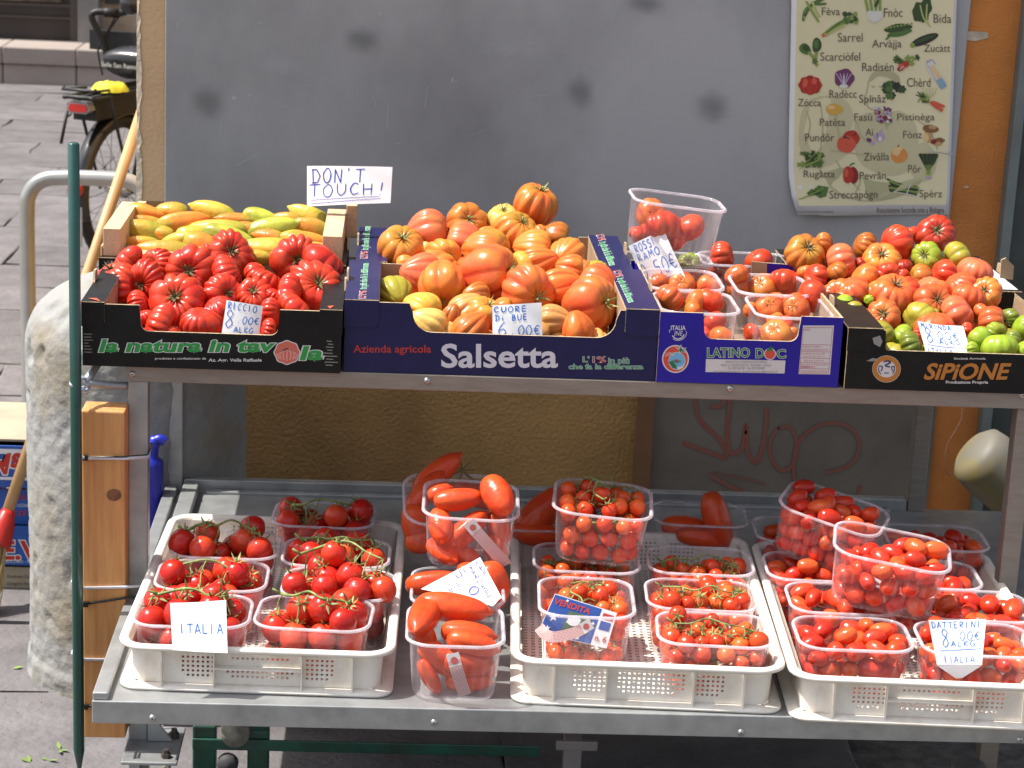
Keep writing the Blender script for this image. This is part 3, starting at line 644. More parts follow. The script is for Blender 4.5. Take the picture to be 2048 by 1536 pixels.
# low green trolley frame under the stall
M_GF = mat('green_trolley_paint', (.01,.10,.065), .35, var=.3, vs=14, col2=(.02,.04,.03), bump=.1)
tr = empty('trolley_frame', (-.28, 3.2, 0), 'dark green steel trolley frame standing under the lower shelf', 'trolley')
yt = 3.42
b = MB(); b.box((atY(385,1460,yt).x, yt, .03), (atY(432,1460,yt).x, yt+.03, atY(400,1452,yt).z)); b.build('post', M_GF, tr, bevel=.003)
b = MB(); b.box((atY(495,1460,yt).x, yt, .03), (atY(538,1460,yt).x, yt+.03, atY(500,1462,yt).z)); b.build('post', M_GF, tr, bevel=.003)
b = MB(); b.box((atY(385,1480,yt).x, yt-.006, atY(400,1497,yt).z), (atY(1080,1480,yt).x, yt-.001, atY(400,1475,yt).z)); b.build('crossbar', M_GF, tr, bevel=.002)
b = MB(); p = atY(470, 1468, yt-.02); b.lathe([(0,-.014),(.012,-.014),(.012,-.004),(.024,-.002),(.026,.016),(0,.016)], p, 'y', 20); b.build('roller', mat('old_beige_nylon', (.5,.47,.38), .5, var=.3), tr)
b = MB(); p = atY(455, 1530, yt-.01); b.lathe([(0,-.01),(.014,-.008),(.018,.0),(.018,.012)], p, 'y', 16); b.build('knob', M_RUB, tr)
b = MB(); b.box((atY(1130,1480,3.5).x, 3.5, .0), (atY(1165,1480,3.5).x, 3.53, atY(1130,1478,3.5).z)); b.box((atY(1112,1480,3.5).x, 3.49, atY(1130,1497,3.5).z), (atY(1195,1480,3.5).x, 3.499, atY(1130,1478,3.5).z)); b.build('leg_bracket', mat('pale_bracket', (.36,.32,.31), .5, .3), tr, bevel=.002)

# green pole, wooden block, cable ties
px = lambda a, b_, Y: atY(a, b_, Y)
pt, pb = atY(147, 288, 3.262), atY(158, 1500, 3.20)
b = MB(); b.tube([pt+Vector((0,0,.002)), pt, pt.lerp(pb, .5), pb, atY(159, 1545, 3.2)], [.0065,.0088,.0088,.0088,.002], 18)
o = b.build('green_pole', M_GREEN); setp(o, 'dark green plastic-coated garden stake tied upright to the stall leg', 'stake')
M_PINE = mat('pine_block', (.60,.30,.105), .6, var=.12, vs=7, grain=(16,16,.9), col2=(.46,.19,.06), bump=.15, bs=30)
yb = 3.262
bx0, bx1 = atY(163, 1000, yb).x, atY(250, 1000, yb).x; bz1, bz0 = atY(205, 822, yb).z, atY(205, 1476, yb).z
b = MB(); b.box((bx0, yb, bz0), (bx1, yb+.055, bz1)); o = b.build('wooden_block', M_PINE, bevel=.003); setp(o, 'orange pine post with a knot strapped beside the left stall leg', 'wooden post')
kb = MB(); kb.add([atY(228+20*cos(t)*.75, 990+12*sin(t), yb-.0008) for t in [2*pi*k/16 for k in range(16)]], [tuple(range(16))]); kb.build('knot', mat('knot_wood', (.20,.08,.03), .6, var=.3, vs=60), o)
M_TIEW = mat('white_tie', (.6,.62,.68), .35); M_TIEB = mat('black_tie', (.012,.012,.012), .4)
for (y0, y1, m_, w_, nm, lb) in ((908,915,M_TIEW,.0055,'white','white cable tie round the pole and post just under the hook'),(907,912,M_TIEB,.0035,'black','black cable tie round the post beside the topmost white one'),
      (1168,1172,M_TIEW,.005,'white','white cable tie round the post at tray height'),(1200,1194,M_TIEB,.004,'black','black cable tie below the middle white tie'),
      (1311,1318,M_TIEW,.005,'white','lowest white cable tie round the wooden post'),(1405,1406,M_TIEB,.004,'black','lowest black cable tie level with the lower shelf')):
    xa = 142 if m_ is M_TIEW else 166
    off = .0 if m_ is M_TIEW else .004
    b = MB(); A_ = [atY(xa+2, y0-4, 3.235-off*.2), atY(xa+16, y0+4, 3.238), atY(170, y0+8, yb-.003-off*.2), atY(250, y1+2, yb-.003-off*.2), atY(296, y1-1, 3.29)] if m_ is M_TIEW else [atY(170, y0+8, yb-.0035), atY(250, y1+2, yb-.0035), atY(296, y1-2, 3.297)]
    back = [A_[-1]+Vector((0,.06,0)), A_[0]+Vector((0,.07 if m_ is M_TIEB else .045,0))]
    b.tube(A_+back, w_*.5, 6, closed=True)
    if m_ is M_TIEB: b.box(tuple(A_[0]+Vector((-.003,-.004,-.004))), tuple(A_[0]+Vector((.005,.002,.004))))
    o = b.build('cable_tie', m_); setp(o, lb, 'cable tie', 'cable ties on the post')
b = MB(); q = [atY(142,768,3.235), atY(150,776,3.238), atY(172,782,3.28), atY(182,762,3.3), atY(165,757,3.28), atY(145,762,3.262)]
b.tube(spline(q, 4, True), .0028, 6, closed=True); p = atY(163, 776, 3.27); b.box((p.x-.004,p.y-.004,p.z-.003),(p.x+.004,p.y+.004,p.z+.003))
o = b.build('cable_tie', mat('bluish_tie', (.42,.48,.6), .35)); setp(o, 'pale blue cable tie joining green stake to the grey hook tube', 'cable tie', 'cable ties on the post')

# blue jug-like thing behind left leg, yellow drum at right
b = MB(); y_ = 3.83; c = atY(318, 960, y_)
b.tube(spline([atY(300,1075,y_), atY(303,1000,y_), atY(303,930,y_), atY(306,890,y_), atY(318,878,y_), atY(330,884,y_)], 6), [.022]*14+[.012]*8+[.009]*9, 12)
jg = empty('blue_jug', (c.x, y_, 0)); b.build('handle', mat('blue_plastic', (.02,.03,.42), .35), jg)
b = MB(); b.lathe([(0,.001),(.05,.001),(.052,.12),(.045,.28),(.02,.33),(0,.33)], (c.x-.005, y_+.0, 0.0), 'z', 20); b.build('body', MATS['blue_plastic'], jg)
setp(jg, 'blue plastic jug handle showing between the two left stall legs', 'jug')
b = MB(); y_ = 4.08; c = atY(1985, 935, y_)
Rm = Matrix.Translation(c) @ Matrix.Rotation(radians(38), 4, 'Y') @ Matrix.Rotation(radians(15), 4, 'X')
ln = MB(); ln.lathe([(0,-.06),(.045,-.058),(.062,-.045),(.066,-.02),(.066,.08),(.066,.28),(.06,.3),(0,.3)], (0,0,0), 'x', 32)
ln.v = [tuple(Rm @ Vector(v)) for v in ln.v]; o = ln.build('paper_roll', mat('yellow_white_wrap', (.14,.13,.105), .6, var=.3, vs=3, col2=(.22,.16,.02), thr=(.5,.62)))
setp(o, 'pale roll wrapped in yellow film behind the right stall leg', 'roll')

# carton stack at far left behind bollard
M_CB = mat('blue_carton', (.02,.10,.42), .5, var=.1); M_WC = mat('cream_carton', (.38,.32,.235), .7)
def carton(y0, y1, Y, colr, label, side=None, textsp=(), dep=.32, xl=-70, xrr=215):
    z1 = atY(20, y0, Y).z; z0 = atY(20, y1, Y).z
    xa, xb = atY(xl, (y0+y1)/2, Y).x, atY(xrr, (y0+y1)/2, Y).x
    root = empty('produce_carton', (xa, Y, z0), label, 'carton', 'cartons stacked behind the bollard')
    b = MB(); w = .004
    b.box((xa, Y, z0), (xb, Y+w, z1)); b.build('front_panel', colr, root)
    b = MB(); b.box((xa, Y+w, z0), (xa+w, Y+dep-w, z1)); b.box((xb-w, Y+w, z0), (xb, Y+dep-w, z1)); b.build('side_panel', colr, root)
    b = MB(); b.box((xa, Y+dep-w, z0), (xb, Y+dep, z1)); b.build('back_panel', M_KRAFT, root)
    b = MB(); b.box((xa+w, Y+w, z0), (xb-w, Y+dep-w, z0+w)); b.build('base', M_KRAFT, root)
    if side == 'lid': b = MB(); b.box((xa, Y+.03, z1+.001), (xb, Y+dep, z1+.006)); b.build('lid_flap', M_WC, root)
    for (t, u0, u1, v0, v1, m_, off, sl_) in textsp:
        b = MB(); text_on(b, t, u0, u1, v0, v1, TY(Y-.0012+.005*max(0, off-.02)), off, sl_, 0, 0); b.build('print', m_, root)
    return root
W2 = flat('white2', (.7,.72,.75))
YC = 4.47
ct = carton(892, 975, YC, M_BLUE if False else M_CB, 'blue and white carton printed with red script, topmost of the stack behind the bollard', 'lid',
      (('lorsM', 100, -12, 908, 948, W2, .08, .2), ('lorsM', 100, -12, 908, 948, RED, .035, .2)), xrr=190)
b = MB(); 
for (ya, yb2) in ((896, 906), (952, 958)): b.add([atY(-60,ya,YC-.001), atY(180,ya+6,YC-.001), atY(180,yb2+6,YC-.001), atY(-60,yb2,YC-.001)], [(0,1,2,3)])
b.build('print', W2, ct)
carton(978, 1048, YC+.02, M_CB, 'blue carton printed with small white letters, second in the stack behind the bollard', None, (('A s.r.l.', 68, 25, 1022, 1036, RED, .02, 0), ('AREZZO TOP', 60, 18, 1008, 1014, W2, 0, 0), ('TIPO', 60, 30, 988, 1000, RED, .0, 0)), xrr=190)
carton(1052, 1130, YC, M_CB, 'blue carton with large red capital letters, third in the stack behind the bollard', None, (('E.V', 4, 78, 1118, 1082, W2, .07, 0), ('E.V', 4, 78, 1118, 1082, RED, .03, 0), ('POLICORO - MT', 4, 66, 1126, 1120, W2, 0, 0)), xrr=190)
carton(1134, 1196, YC+.01, M_WC, 'cream carton with tiny black print, fourth in the stack behind the bollard', None, (('Ortofrutta Classe I', 14, 70, 1156, 1150, flat('ink', (.05,.05,.05)), 0, 0), ('Origine Italia', 14, 66, 1170, 1164, flat('ink', (0,0,0)), 0, 0)), xrr=190)
carton(1199, 1252, YC, M_CB, 'dark blue carton with red script, lowest of the stack behind the bollard', None, (('Fru', 32, 72, 1225, 1210, flat('pinkred', (.6,.08,.1)), .02, .3), ('Frutta scelta', 10, 60, 1245, 1241, W2, 0, 0)), xrr=190)
# ------------------------------------------------------------ bicycle seen from behind
bk = empty('bicycle', atZ(225, 520, 0), 'black city bicycle with rear rack parked facing away beyond the wall corner', 'bicycle')
M_BK = mat('black_enamel', (.012,.012,.013), .22, coat=.6, var=.05); M_BKM = mat('matt_black', (.007,.007,.008), .55); M_CHR2 = mat('chrome', (.55,.55,.55), .18, 1)
M_TYRE = mat('tyre_rubber', (.022,.022,.023), .75); M_RR = mat('red_reflector', (.5,.015,.012), .15, coat=.8)
YB_ = 7.86; wc = atY(238, 398, YB_); wr = (atY(238, 245, YB_).z-atY(238, 543, YB_).z)/2; wc.z = max(wr+.001, wc.z)
hd = radians(22)                      # heading, turned right from straight away
fw = Vector((sin(hd), cos(hd), 0)); sdv = Vector((cos(hd), -sin(hd), 0)); upv = Vector((0, 0, 1))
def bp(f, s, u): return wc+fw*f+sdv*s+upv*u          # forward, sideways, up from rear axle
b = MB(); b.tube([bp(cos(a)*(wr-.02), 0, sin(a)*(wr-.02)) for a in [2*pi*k/48 for k in range(48)]], .021, 10, closed=True); b.build('rear_tyre', M_TYRE, bk)
b = MB(); b.tube([bp(cos(a)*(wr-.042), 0, sin(a)*(wr-.042)) for a in [2*pi*k/48 for k in range(48)]], .010, 8, closed=True); b.build('rear_rim', M_BKM, bk)
for k in range(28):
    a = 2*pi*k/28; s_ = .03 if k % 2 else -.03
    b = MB(); b.tube([bp(cos(a+.25)*.025, s_, sin(a+.25)*.025), bp(cos(a)*(wr-.045), 0, sin(a)*(wr-.045))], .0016, 4, caps=False); b.build('spoke', M_CHR2, bk)
b = MB(); b.tube([bp(0,-.055,0), bp(0,-.03,0), bp(0,.03,0), bp(0,.055,0)], [.012,.03,.03,.012], 14); b.build('rear_hub', M_CHR2, bk)
# mudguard
b = MB(); vs = []; n = 30; m = 8
for i in range(n+1):
    a = radians(35)+radians(160)*i/n
    for j in range(m+1):
        t = (j/m-.5)*2; r_ = wr+.018-.020*t*t; vs.append(bp(cos(a)*r_*1, t*.032, sin(a)*r_))
b.add(vs, [(i*(m+1)+j, i*(m+1)+j+1, (i+1)*(m+1)+j+1, (i+1)*(m+1)+j) for i in range(n) for j in range(m)], 0, True); o = b.build('mudguard', M_BK, bk); s_ = o.modifiers.new('s', 'SOLIDIFY'); s_.thickness = .002
b = MB(); a = radians(172); b.lathe([(0,-.012),(.026,-.010),(.03,0),(0,.002)], bp(cos(a)*(wr+.035), 0, sin(a)*(wr+.035)), 'y', 20); b.build('reflector', M_RR, bk)
b = MB(); a = radians(188); b.box(tuple(bp(-wr-.03, -.0, -.16)+Vector((-.02,-.004,0))), tuple(bp(-wr-.03, 0, -.02)+Vector((.022,.004,0)))); b.build('mudguard_flap', mat('bright_steel', (.55,.55,.57), .3, .6), bk)
# rack
rz_ = wr+.085
b = MB(); b.tube(spline([bp(.30,-.055,rz_), bp(-.22,-.06,rz_), bp(-.28,-.04,rz_+.005), bp(-.28,.04,rz_+.005), bp(-.22,.06,rz_), bp(.30,.055,rz_)], 5), .008, 8)
for s_ in (-.02, .02): b.tube([bp(.28,s_,rz_), bp(-.27,s_,rz_)], .005, 6)
b.build('rack', M_BKM, bk)
b = MB(); b.tube([bp(-.27,-.06,rz_+.035), bp(-.28,-.065,rz_+.03), bp(-.28,.065,rz_+.03), bp(-.27,.06,rz_+.035)], .006, 8); b.tube([bp(-.14,-.05,rz_+.02), bp(-.28,-.062,rz_+.03)], .005, 6); b.tube([bp(-.14,.05,rz_+.02), bp(-.28,.062,rz_+.03)], .005, 6); b.build('rack_bar', M_BKM, bk)
for s_ in (-.065, .065):
    b = MB(); b.tube([bp(-.18,s_,rz_), bp(-.02,s_,0)], .006, 6); b.build('rack_stay', M_BKM, bk)
b = MB(); b.tube([bp(-.26,-.05,rz_-.02), bp(-.30,-.06,rz_-.16)], .006, 6); b.build('rack_stay', M_BKM, bk)
b = MB(); X_ = [(-.046,-.014),(-.036,.014),(.036,.014),(.046,-.014),(.03,-.026),(-.03,-.026)]
b.plate(X_, lambda u, v, d: bp(-.285+d, u, rz_-.025+v), .04, 0, 0, 0); b.build('tail_light_housing', mat('silver_shell', (.35,.36,.38), .3, .5), bk)
b = MB(); b.plate([(x*.82, y*.7) for x, y in X_], lambda u, v, d: bp(-.290+d, u, rz_-.027+v), .005, 0, 0, 0); b.build('tail_light', M_RR, bk)
b = MB(); b.plate([(-.045,-.06),(-.045,.01),(.045,.01),(.045,-.06)], lambda u, v, d: bp(-.24+d, u, rz_-.02+v), .36, 0, 0, 0); b.build('battery', M_BKM, bk)
# seat tube, saddle
b = MB(); b.tube([bp(.40,0,-.08), bp(.24,0,.62)], .02, 12); b.build('seat_tube', M_BK, bk)
b = MB(); b.tube([bp(.40,0,-.08), bp(.0,.05,0)], .012, 8); b.tube([bp(.28,0,.42), bp(0,.05,0)], .010, 8); b.tube([bp(.40,0,-.08), bp(.95,0,.42)], .022, 12); b.tube([bp(1.02,0,.30), bp(.90,0,.78)], .02, 12); b.build('frame', M_BK, bk)
sp_ = atY(243, 112, YB_+.2); sz_ = sp_.z-wc.z
b = MB(); rg_ = []
for (f_, w_, h0, h1) in ((.06,.02,-.03,-.01),(.05,.09,-.055,.02),(.09,.115,-.07,.038),(.16,.12,-.06,.045),(.24,.08,-.045,.04),(.34,.03,-.03,.035),(.37,.012,-.02,.03)):
    rg_.append([tuple(bp(f_, w_*cos(t), sz_+(h1 if sin(t) > 0 else -h0*-1)*abs(sin(t))**.7*(1 if sin(t) > 0 else 1) if sin(t) > 0 else sz_+h0*abs(sin(t))**.7)) for t in [2*pi*k/20 for k in range(20)]])
loft_fs = [(i*20+k, i*20+(k+1) % 20, (i+1)*20+(k+1) % 20, (i+1)*20+k) for i in range(len(rg_)-1) for k in range(20)]
b.add([p for r_ in rg_ for p in r_], loft_fs+[tuple(range(20))[::-1], tuple(range(120, 140))], 0, True); b.build('saddle', mat('saddle_vinyl', (.016,.016,.018), .3, coat=.2), bk)
b = MB(); text_on(b, 'Selle San Remo', -.085, .06, sz_-.022, sz_-.006, lambda u, v, d: bp(.025-d, u, v), .02, 0, 0, .0); b.build('lettering', flat('pale_grey', (.4,.4,.4)), bk)
# bars
hb = atY(188, 40, YB_+.75); q = hb-wc; f0, s0, u0 = q.dot(fw), q.dot(sdv), q.z
def hp_(px, py): return atY(px, py, YB_+.62)
b = MB(); b.tube(spline([hp_(213,108), hp_(205,80), hp_(190,50), hp_(183,32), hp_(192,24), hp_(215,24), hp_(235,26)], 5), .013, 10); b.build('handlebar', M_BKM, bk)
b = MB(); b.tube([hp_(208,25), hp_(215,25), hp_(236,27)], .018, 12); b.tube([hp_(238,27), hp_(262,20)], .014, 10); b.build('grip', M_BKM, bk)
b = MB(); b.tube(spline([hp_(232,30), hp_(222,50), hp_(205,80), hp_(196,100), hp_(205,150)], 5), .004, 6); b.tube(spline([hp_(240,30), hp_(218,62), hp_(210,85)], 5), .004, 6); b.build('brake_cable', M_BKM, bk)
b = MB(); b.lathe([(0,-.03),(.035,-.028),(.045,0),(.035,.03),(0,.032)], hp_(262, 8), 'y', 20); b.build('headlamp', M_BK, bk)
b = MB(); b.plate([(-.14,-.03),(-.14,.045),(.16,.045),(.16,-.03)], lambda u, v, d: hp_(243, 88)+sdv*u+upv*v+fw*d, .03, 0, 0, 0); b.build('rear_panel', M_BKM, bk)
# front wheel
fc = bp(1.08, 0, 0)
b = MB(); b.tube([fc+fw*(cos(a)*(wr-.02))+upv*(sin(a)*(wr-.02)) for a in [2*pi*k/40 for k in range(40)]], .021, 8, closed=True); b.build('front_tyre', M_TYRE, bk)
# yellow cloth on the rack
yc_ = atY(219, 189, YB_-.12); b = MB(); vs = []; n = 22; m = 14
zc_ = wc.z+rz_+.012
for i in range(n):
    for j in range(m):
        u = 2*pi*i/n; r_ = (j/(m-1)); rr_ = r_*(1+.08*sin(3*u)+.03*sin(7*u)); h_ = .032*(1-r_**4)+.008*noise3(cos(u)*r_*2.5, sin(u)*r_*2.5, 2)+.004*sin(r_*9+3*u)*(1-r_)
        vs.append((yc_.x+rr_*.065*cos(u), yc_.y+rr_*.05*sin(u), zc_+max(0, h_)))
b.add(vs, [(i*m+j, ((i+1) % n)*m+j, ((i+1) % n)*m+j+1, i*m+j+1) for i in range(n) for j in range(m-1)], 0, True)
o = b.build('yellow_cloth', mat('yellow_cloth', (.72,.66,.03), .7)); setp(o, 'crumpled bright yellow cloth lying on the bicycle rack', 'cloth')
# ------------------------------------------------------------ upper shelf: cartons
def heap_tomatoes(items, U, V, S, Yf, kind, meshes, cals, grp, where, nrows, cat='tomato', dz=0, lab=None, noun='tomato', grow=1.14):
    """items: (u, v, diameter, colour[, calyx u, calyx v]) read off the photo; Yf(py) gives the depth of the heap there"""
    rec = []
    for it in items:
        u, v, d, c = it[:4]; px_, py_ = U+u/S, V+v/S; dpx = d/S
        Y = Yf(px_, py_); p = atY(px_, py_, Y); r = dpx*mpp(p)/2*grow
        if len(it) > 5:
            ox, oy = (it[4]-u)/S/(dpx/2), -(it[5]-v)/S/(dpx/2)
            l = sqrt(ox*ox+oy*oy)
            if l > .93: ox, oy = ox/l*.93, oy/l*.93; l = .93
            ax = CR*ox+CU*oy-CF*sqrt(1-l*l); cal = random.choice(cals)
        else:
            a = random.uniform(0, 6.28); ax = CR*cos(a)+CU*sin(a)*.6+CF*random.uniform(-.1, .6)-CU*.35; cal = None
        rec.append((px_, py_, p, r, ax, cal, c))
    order = sorted(range(len(rec)), key=lambda i: rec[i][1])
    rows = [order[int(len(order)*k/nrows):int(len(order)*(k+1)/nrows)] for k in range(nrows)]
    rown = {2: ['back', 'front'], 3: ['back', 'middle', 'front'], 4: ['back', 'second', 'third', 'front'], 5: ['back', 'second', 'middle', 'fourth', 'front'], 6: ['back', 'second', 'third', 'fourth', 'fifth', 'front']}[nrows]
    ordn = ['leftmost', 'second from left', 'third from left', 'fourth from left', 'fifth from left', 'sixth from left', 'seventh from left', 'eighth from left', 'ninth from left', 'tenth from left', 'eleventh from left', 'twelfth from left']
    for rk, rw in enumerate(rows):
        rw.sort(key=lambda i: rec[i][0])
        for k, i in enumerate(rw):
            px_, py_, p, r, ax, cal, c = rec[i]
            o = place(random.choice(meshes), p, r, ax, random.uniform(0, 6.28), c, noun, cal, sc=(1, random.uniform(.92, 1.0), 1))
            w = WORD[c]; nm = ordn[k] if k < len(rw)-1 or k < 2 else 'rightmost'
            extra = ' with stem' if cal else ''
            setp(o, f'{w} {kind}{extra}, {nm} in {rown[rk]} row, {where}', cat, grp)
    return rec
def filler(x0, x1, y0, y1, z, r, meshes, c, grp, label, n=(5, 3), noun='tomato', cat='tomato'):
    for i in range(n[0]):
        for j in range(n[1]):
            p = Vector((x0+(x1-x0)*(i+.5+random.uniform(-.15, .15))/n[0], y0+(y1-y0)*(j+.5)/n[1], z+random.uniform(-.004, .004)))
            o = place(random.choice(meshes), p, r*random.uniform(.9, 1.05), (random.uniform(-1,1), random.uniform(-1,1), random.uniform(-.2, 1)), 0, random.choice(c), noun)
            setp(o, label, cat, grp)

def carton_box(x0, x1, y0, y1, z0, hc, hm, mo, label, cut=(.2,.8), lw=.05, rad=.02, ledge=True, recess=False, mi=M_KRAFT):
    """produce carton: corner height hc, dipped front hm between fractions cut; printed ledges along the sides"""
    w = x1-x0; t = .004
    root = empty('tomato_carton', (x0, y0, z0), label, 'carton', 'produce cartons on the upper shelf')
    ca, cb = cut[0]*w, cut[1]*w
    def prof(ty, flip=False):
        out = [(0,0),(w,0),(w,hc)]
        n = 6
        out += [(cb+rad*.2, hc)]
        for k in range(n+1): a = pi/2*k/n; out.append((cb-rad+rad*cos(a), hm+rad-rad*sin(a)))
        for k in range(n+1): a = pi/2*k/n; out.append((ca+rad-rad*sin(a), hm+rad-rad*cos(a)))
        out += [(ca-rad*.2, hc), (0, hc)]
        return out
    o = prof(y0)
    b = MB(); b.plate(o, lambda u, v, d: Vector((x0+u, y0+d, z0+v)), t); b.build('front_panel', [mo, M_EDGE, mi], root)
    b = MB(); b.plate(o, lambda u, v, d: Vector((x0+u, y1-t+d, z0+v)), t, 2, 1, 0); b.build('back_panel', [mo, M_EDGE, mi], root)
    for s in (0, 1):
        xa = x0 if s == 0 else x1-t
        sd = [(0,0),(y1-y0-2*t,0),(y1-y0-2*t,hc-.0005),(0,hc-.0005)]
        b = MB(); b.plate(sd, (lambda u, v, d, xa=xa: Vector((xa+d, y0+t+u, z0+v))), t, 0 if s == 0 else 2, 1, 2 if s == 0 else 0); b.build('side_panel', [mo, M_EDGE, mi], root)
        if ledge:
            la, lb = (x0-.0015, x0+lw) if s == 0 else (x1-lw, x1+.0015)
            b = MB(); L_ = [(la, y0-.0015), (lb, y0+.001), (lb, y1-.001), (la, y1+.0015)]
            b.plate(L_, lambda u, v, d: Vector((u, v, z0+hc+.004-d)), .0035, 0, 1, 2); b.build('side_ledge', [mo, M_EDGE, mi], root)
            # folded-down ear on the front corner
            ea, eb = (la, lb) if s == 0 else (la, lb)
            eh = hc*.36; r_ = .006
            ear = [(ea, hc+.003), (ea, hc-eh), (eb-r_ if s == 0 else eb, hc-eh), (eb, hc-eh+(r_ if s == 0 else 0)), (eb, hc+.003)] if s == 0 else [(ea, hc+.003), (ea, hc-eh+r_), (ea+r_, hc-eh), (eb, hc-eh), (eb, hc+.003)]
            b = MB(); b.plate(ear, lambda u, v, d: Vector((u, y0-.0022+d, z0+v)), .002, 0, 1, 2); b.build('corner_flap', [mo, M_EDGE, mi], root)
            # inner wall under the ledge
            xi = lb if s == 0 else la
            b = MB(); b.plate([(t,0.004),(y1-y0-t,0.004),(y1-y0-t,hc-.001),(t,hc-.001)], (lambda u, v, d, xi=xi, s=s: Vector((xi-(0 if s else .003)+d, y0+u, z0+v))), .003, 2, 1, 2); b.build('inner_wall', [mo, M_EDGE, mi], root)
            # stacking tab
            ym = (y0+y1)/2; xt = x0-.001 if s == 0 else x1+.001
            b = MB(); b.plate([(-.018,0),(.018,0),(.014,.016),(-.010,.018)], (lambda u, v, d, xt=xt: Vector((xt-.001+d, ym+u, z0+hc+.004+v))), .003, 2, 1, 2); b.build('stacking_tab', [mo, M_EDGE, mi], root)
    b = MB(); b.box((x0+t, y0+t, z0+.0005), (x1-t, y1-t, z0+.004)); b.build('base', M_KRAFT, root)
    return root
def prints(root, Y, items, d0=.0005):
    T = TY(Y); 
    for k, (t, u0, u1, v0, v1, m_, off, sl_, dd) in enumerate(items):
        b = MB(); text_on(b, t, u0, u1, v0, v1, T, off, sl_, 0, d0+dd); b.build('lettering', m_, root)
def poly_on(root, pts, Y, m_, d, name='logo'):
    b = MB(); b.add([atY(x, y, Y-d) for x, y in pts], [tuple(range(len(pts)))]); return b.build(name, m_, root)
def circ(cx, cy, rx, ry, n=28, a0=0, a1=2*pi): return [(cx+rx*cos(a0+(a1-a0)*k/n), cy+ry*sin(a0+(a1-a0)*k/n)) for k in range(n)]

S1 = .10
# --- black "la natura" carton
YA = 3.285
xa, xb = atY(165, 700, YA).x, atY(681, 720, YA).x
hA = atY(165, 603, YA).z-TZ; hAm = atY(420, 668, YA).z-TZ
ra = carton_box(xa, xb, YA, YA+.30, TZ+.001, hA-.004, hAm, M_BLACK, 'black carton lettered in green italics holding scarlet ribbed tomatoes', (.225,.755), .034, .012)
LG = flat('leaf_green', (.02,.27,.05)); LP = flat('pale_pink', (.72,.30,.25)); LPD = flat('salmon', (.55,.13,.09)); LW = flat('soft_white', (.62,.62,.60))
prints(ra, YA, [('la natura in tav', 200, 543, 703, 679, LW, .075, .3, 0), ('la natura in tav', 200, 543, 703, 679, LG, .035, .3, .0004),
                ('la', 602, 642, 719, 693, LW, .075, .3, 0), ('la', 602, 642, 719, 693, LG, .035, .3, .0004),
                ('prodotto e confezionato da', 310, 412, 719, 714.5, LW, .01, .1, 0), ('Az. Agr. Vella Raffaele', 417, 523, 723, 717, LW, .02, .1, 0)])
poly_on(ra, [(574+26*cos(t)*(1+.04*cos(8*t)), 705+24*sin(t)*(1+.04*cos(8*t))) for t in [2*pi*k/48 for k in range(48)]], YA, LW, .0004)
poly_on(ra, [(574+24*cos(t)*(1+.04*cos(8*t)), 705+22*sin(t)*(1+.04*cos(8*t))) for t in [2*pi*k/48 for k in range(48)]], YA, LPD, .0007)
b = MB()
for k in range(9):
    a = pi*k/8; ribbon(b, catm([(574, 697), (574+20*cos(a), 706+2*abs(cos(a))), (574+15*cos(a), 722-4*abs(cos(a)))], 4), 2.6, TY(YA), 0, .0010)
b.build('logo', LP, ra)
# scuffed corrugations at right end
b = MB()
for k in range(9): y_ = 682+k*6; ribbon(b, [(650+random.uniform(-6,8), y_), (668+random.uniform(-6,8), y_+.7)], 1.3, TY(YA), 0, .0004)
for k in range(7): y_ = 668+k*6; ribbon(b, [(168, y_), (176+random.uniform(0,10), y_+.4)], 1.0, TY(YA), 0, .0004)
b.build('scuff', flat('scuff', (.35,.34,.32)), ra)['kind'] = 'stuff'
# red corner marks on ledges
for (q) in ([(176,596),(193,596),(201,602)], [(655,612),(668,611),(660,617)]):
    b = MB(); b.add([atZ(x, y, TZ+hA+.0025) for x, y in q], [(0,1,2)]); b.build('corner_mark', flat('tomato_red', (.6,.08,.04)), ra)
# back black carton carrying the wooden crate
xa2, xb2 = atY(203, 560, 3.62).x, atY(690, 560, 3.62).x
rb = carton_box(xa2, xb2, 3.60, 3.89, TZ+.001, atY(205, 515, 3.60).z-TZ-.004, .06, M_BLACK, 'black carton behind the scarlet tomatoes supporting the wooden crate', (.6,.8), .04, .012)
cz = atY(205, 515, 3.60).z+.001
# --- wooden crate
cr = empty('wooden_crate', (xa2, 3.6, cz), 'pale wooden crate of long yellow green tomatoes behind the black carton', 'crate')
def board(x0, x1, y0, y1, z0, z1, nm='board'): b = MB(); b.box((x0, y0, z0), (x1, y1, z1)); return b.build(nm, M_CRATEW, cr, bevel=.001)
zt_ = atY(222, 457, 3.61).z
L0 = atY(206, 470, 3.61).x; L1 = atY(241, 470, 3.61).x; R0 = atY(645, 490, 3.61).x; R1 = atY(684, 490, 3.61).x
board(L0, L1, 3.61, 3.86, cz, zt_, 'end_rail'); board(R0, R1, 3.61, 3.86, cz, zt_, 'end_rail')
board(L0-.004, L0-.001, 3.61, 3.64, cz-.004, zt_-.03, 'staple_strip')
board(L1+.001, R0-.001, 3.852, 3.857, cz, cz+.03, 'slat')
for k in range(4): board(L1+.001, R0-.001, 3.62+k*.058, 3.67+k*.058, cz-.0005, cz+.003, 'base_slat')
board(R1+.001, R1+.02, 3.835, 3.86, cz, zt_+.012, 'corner_post'); board(L1-.001+.002, L1+.016, 3.835, 3.85, cz+.001, zt_+.004, 'corner_post')

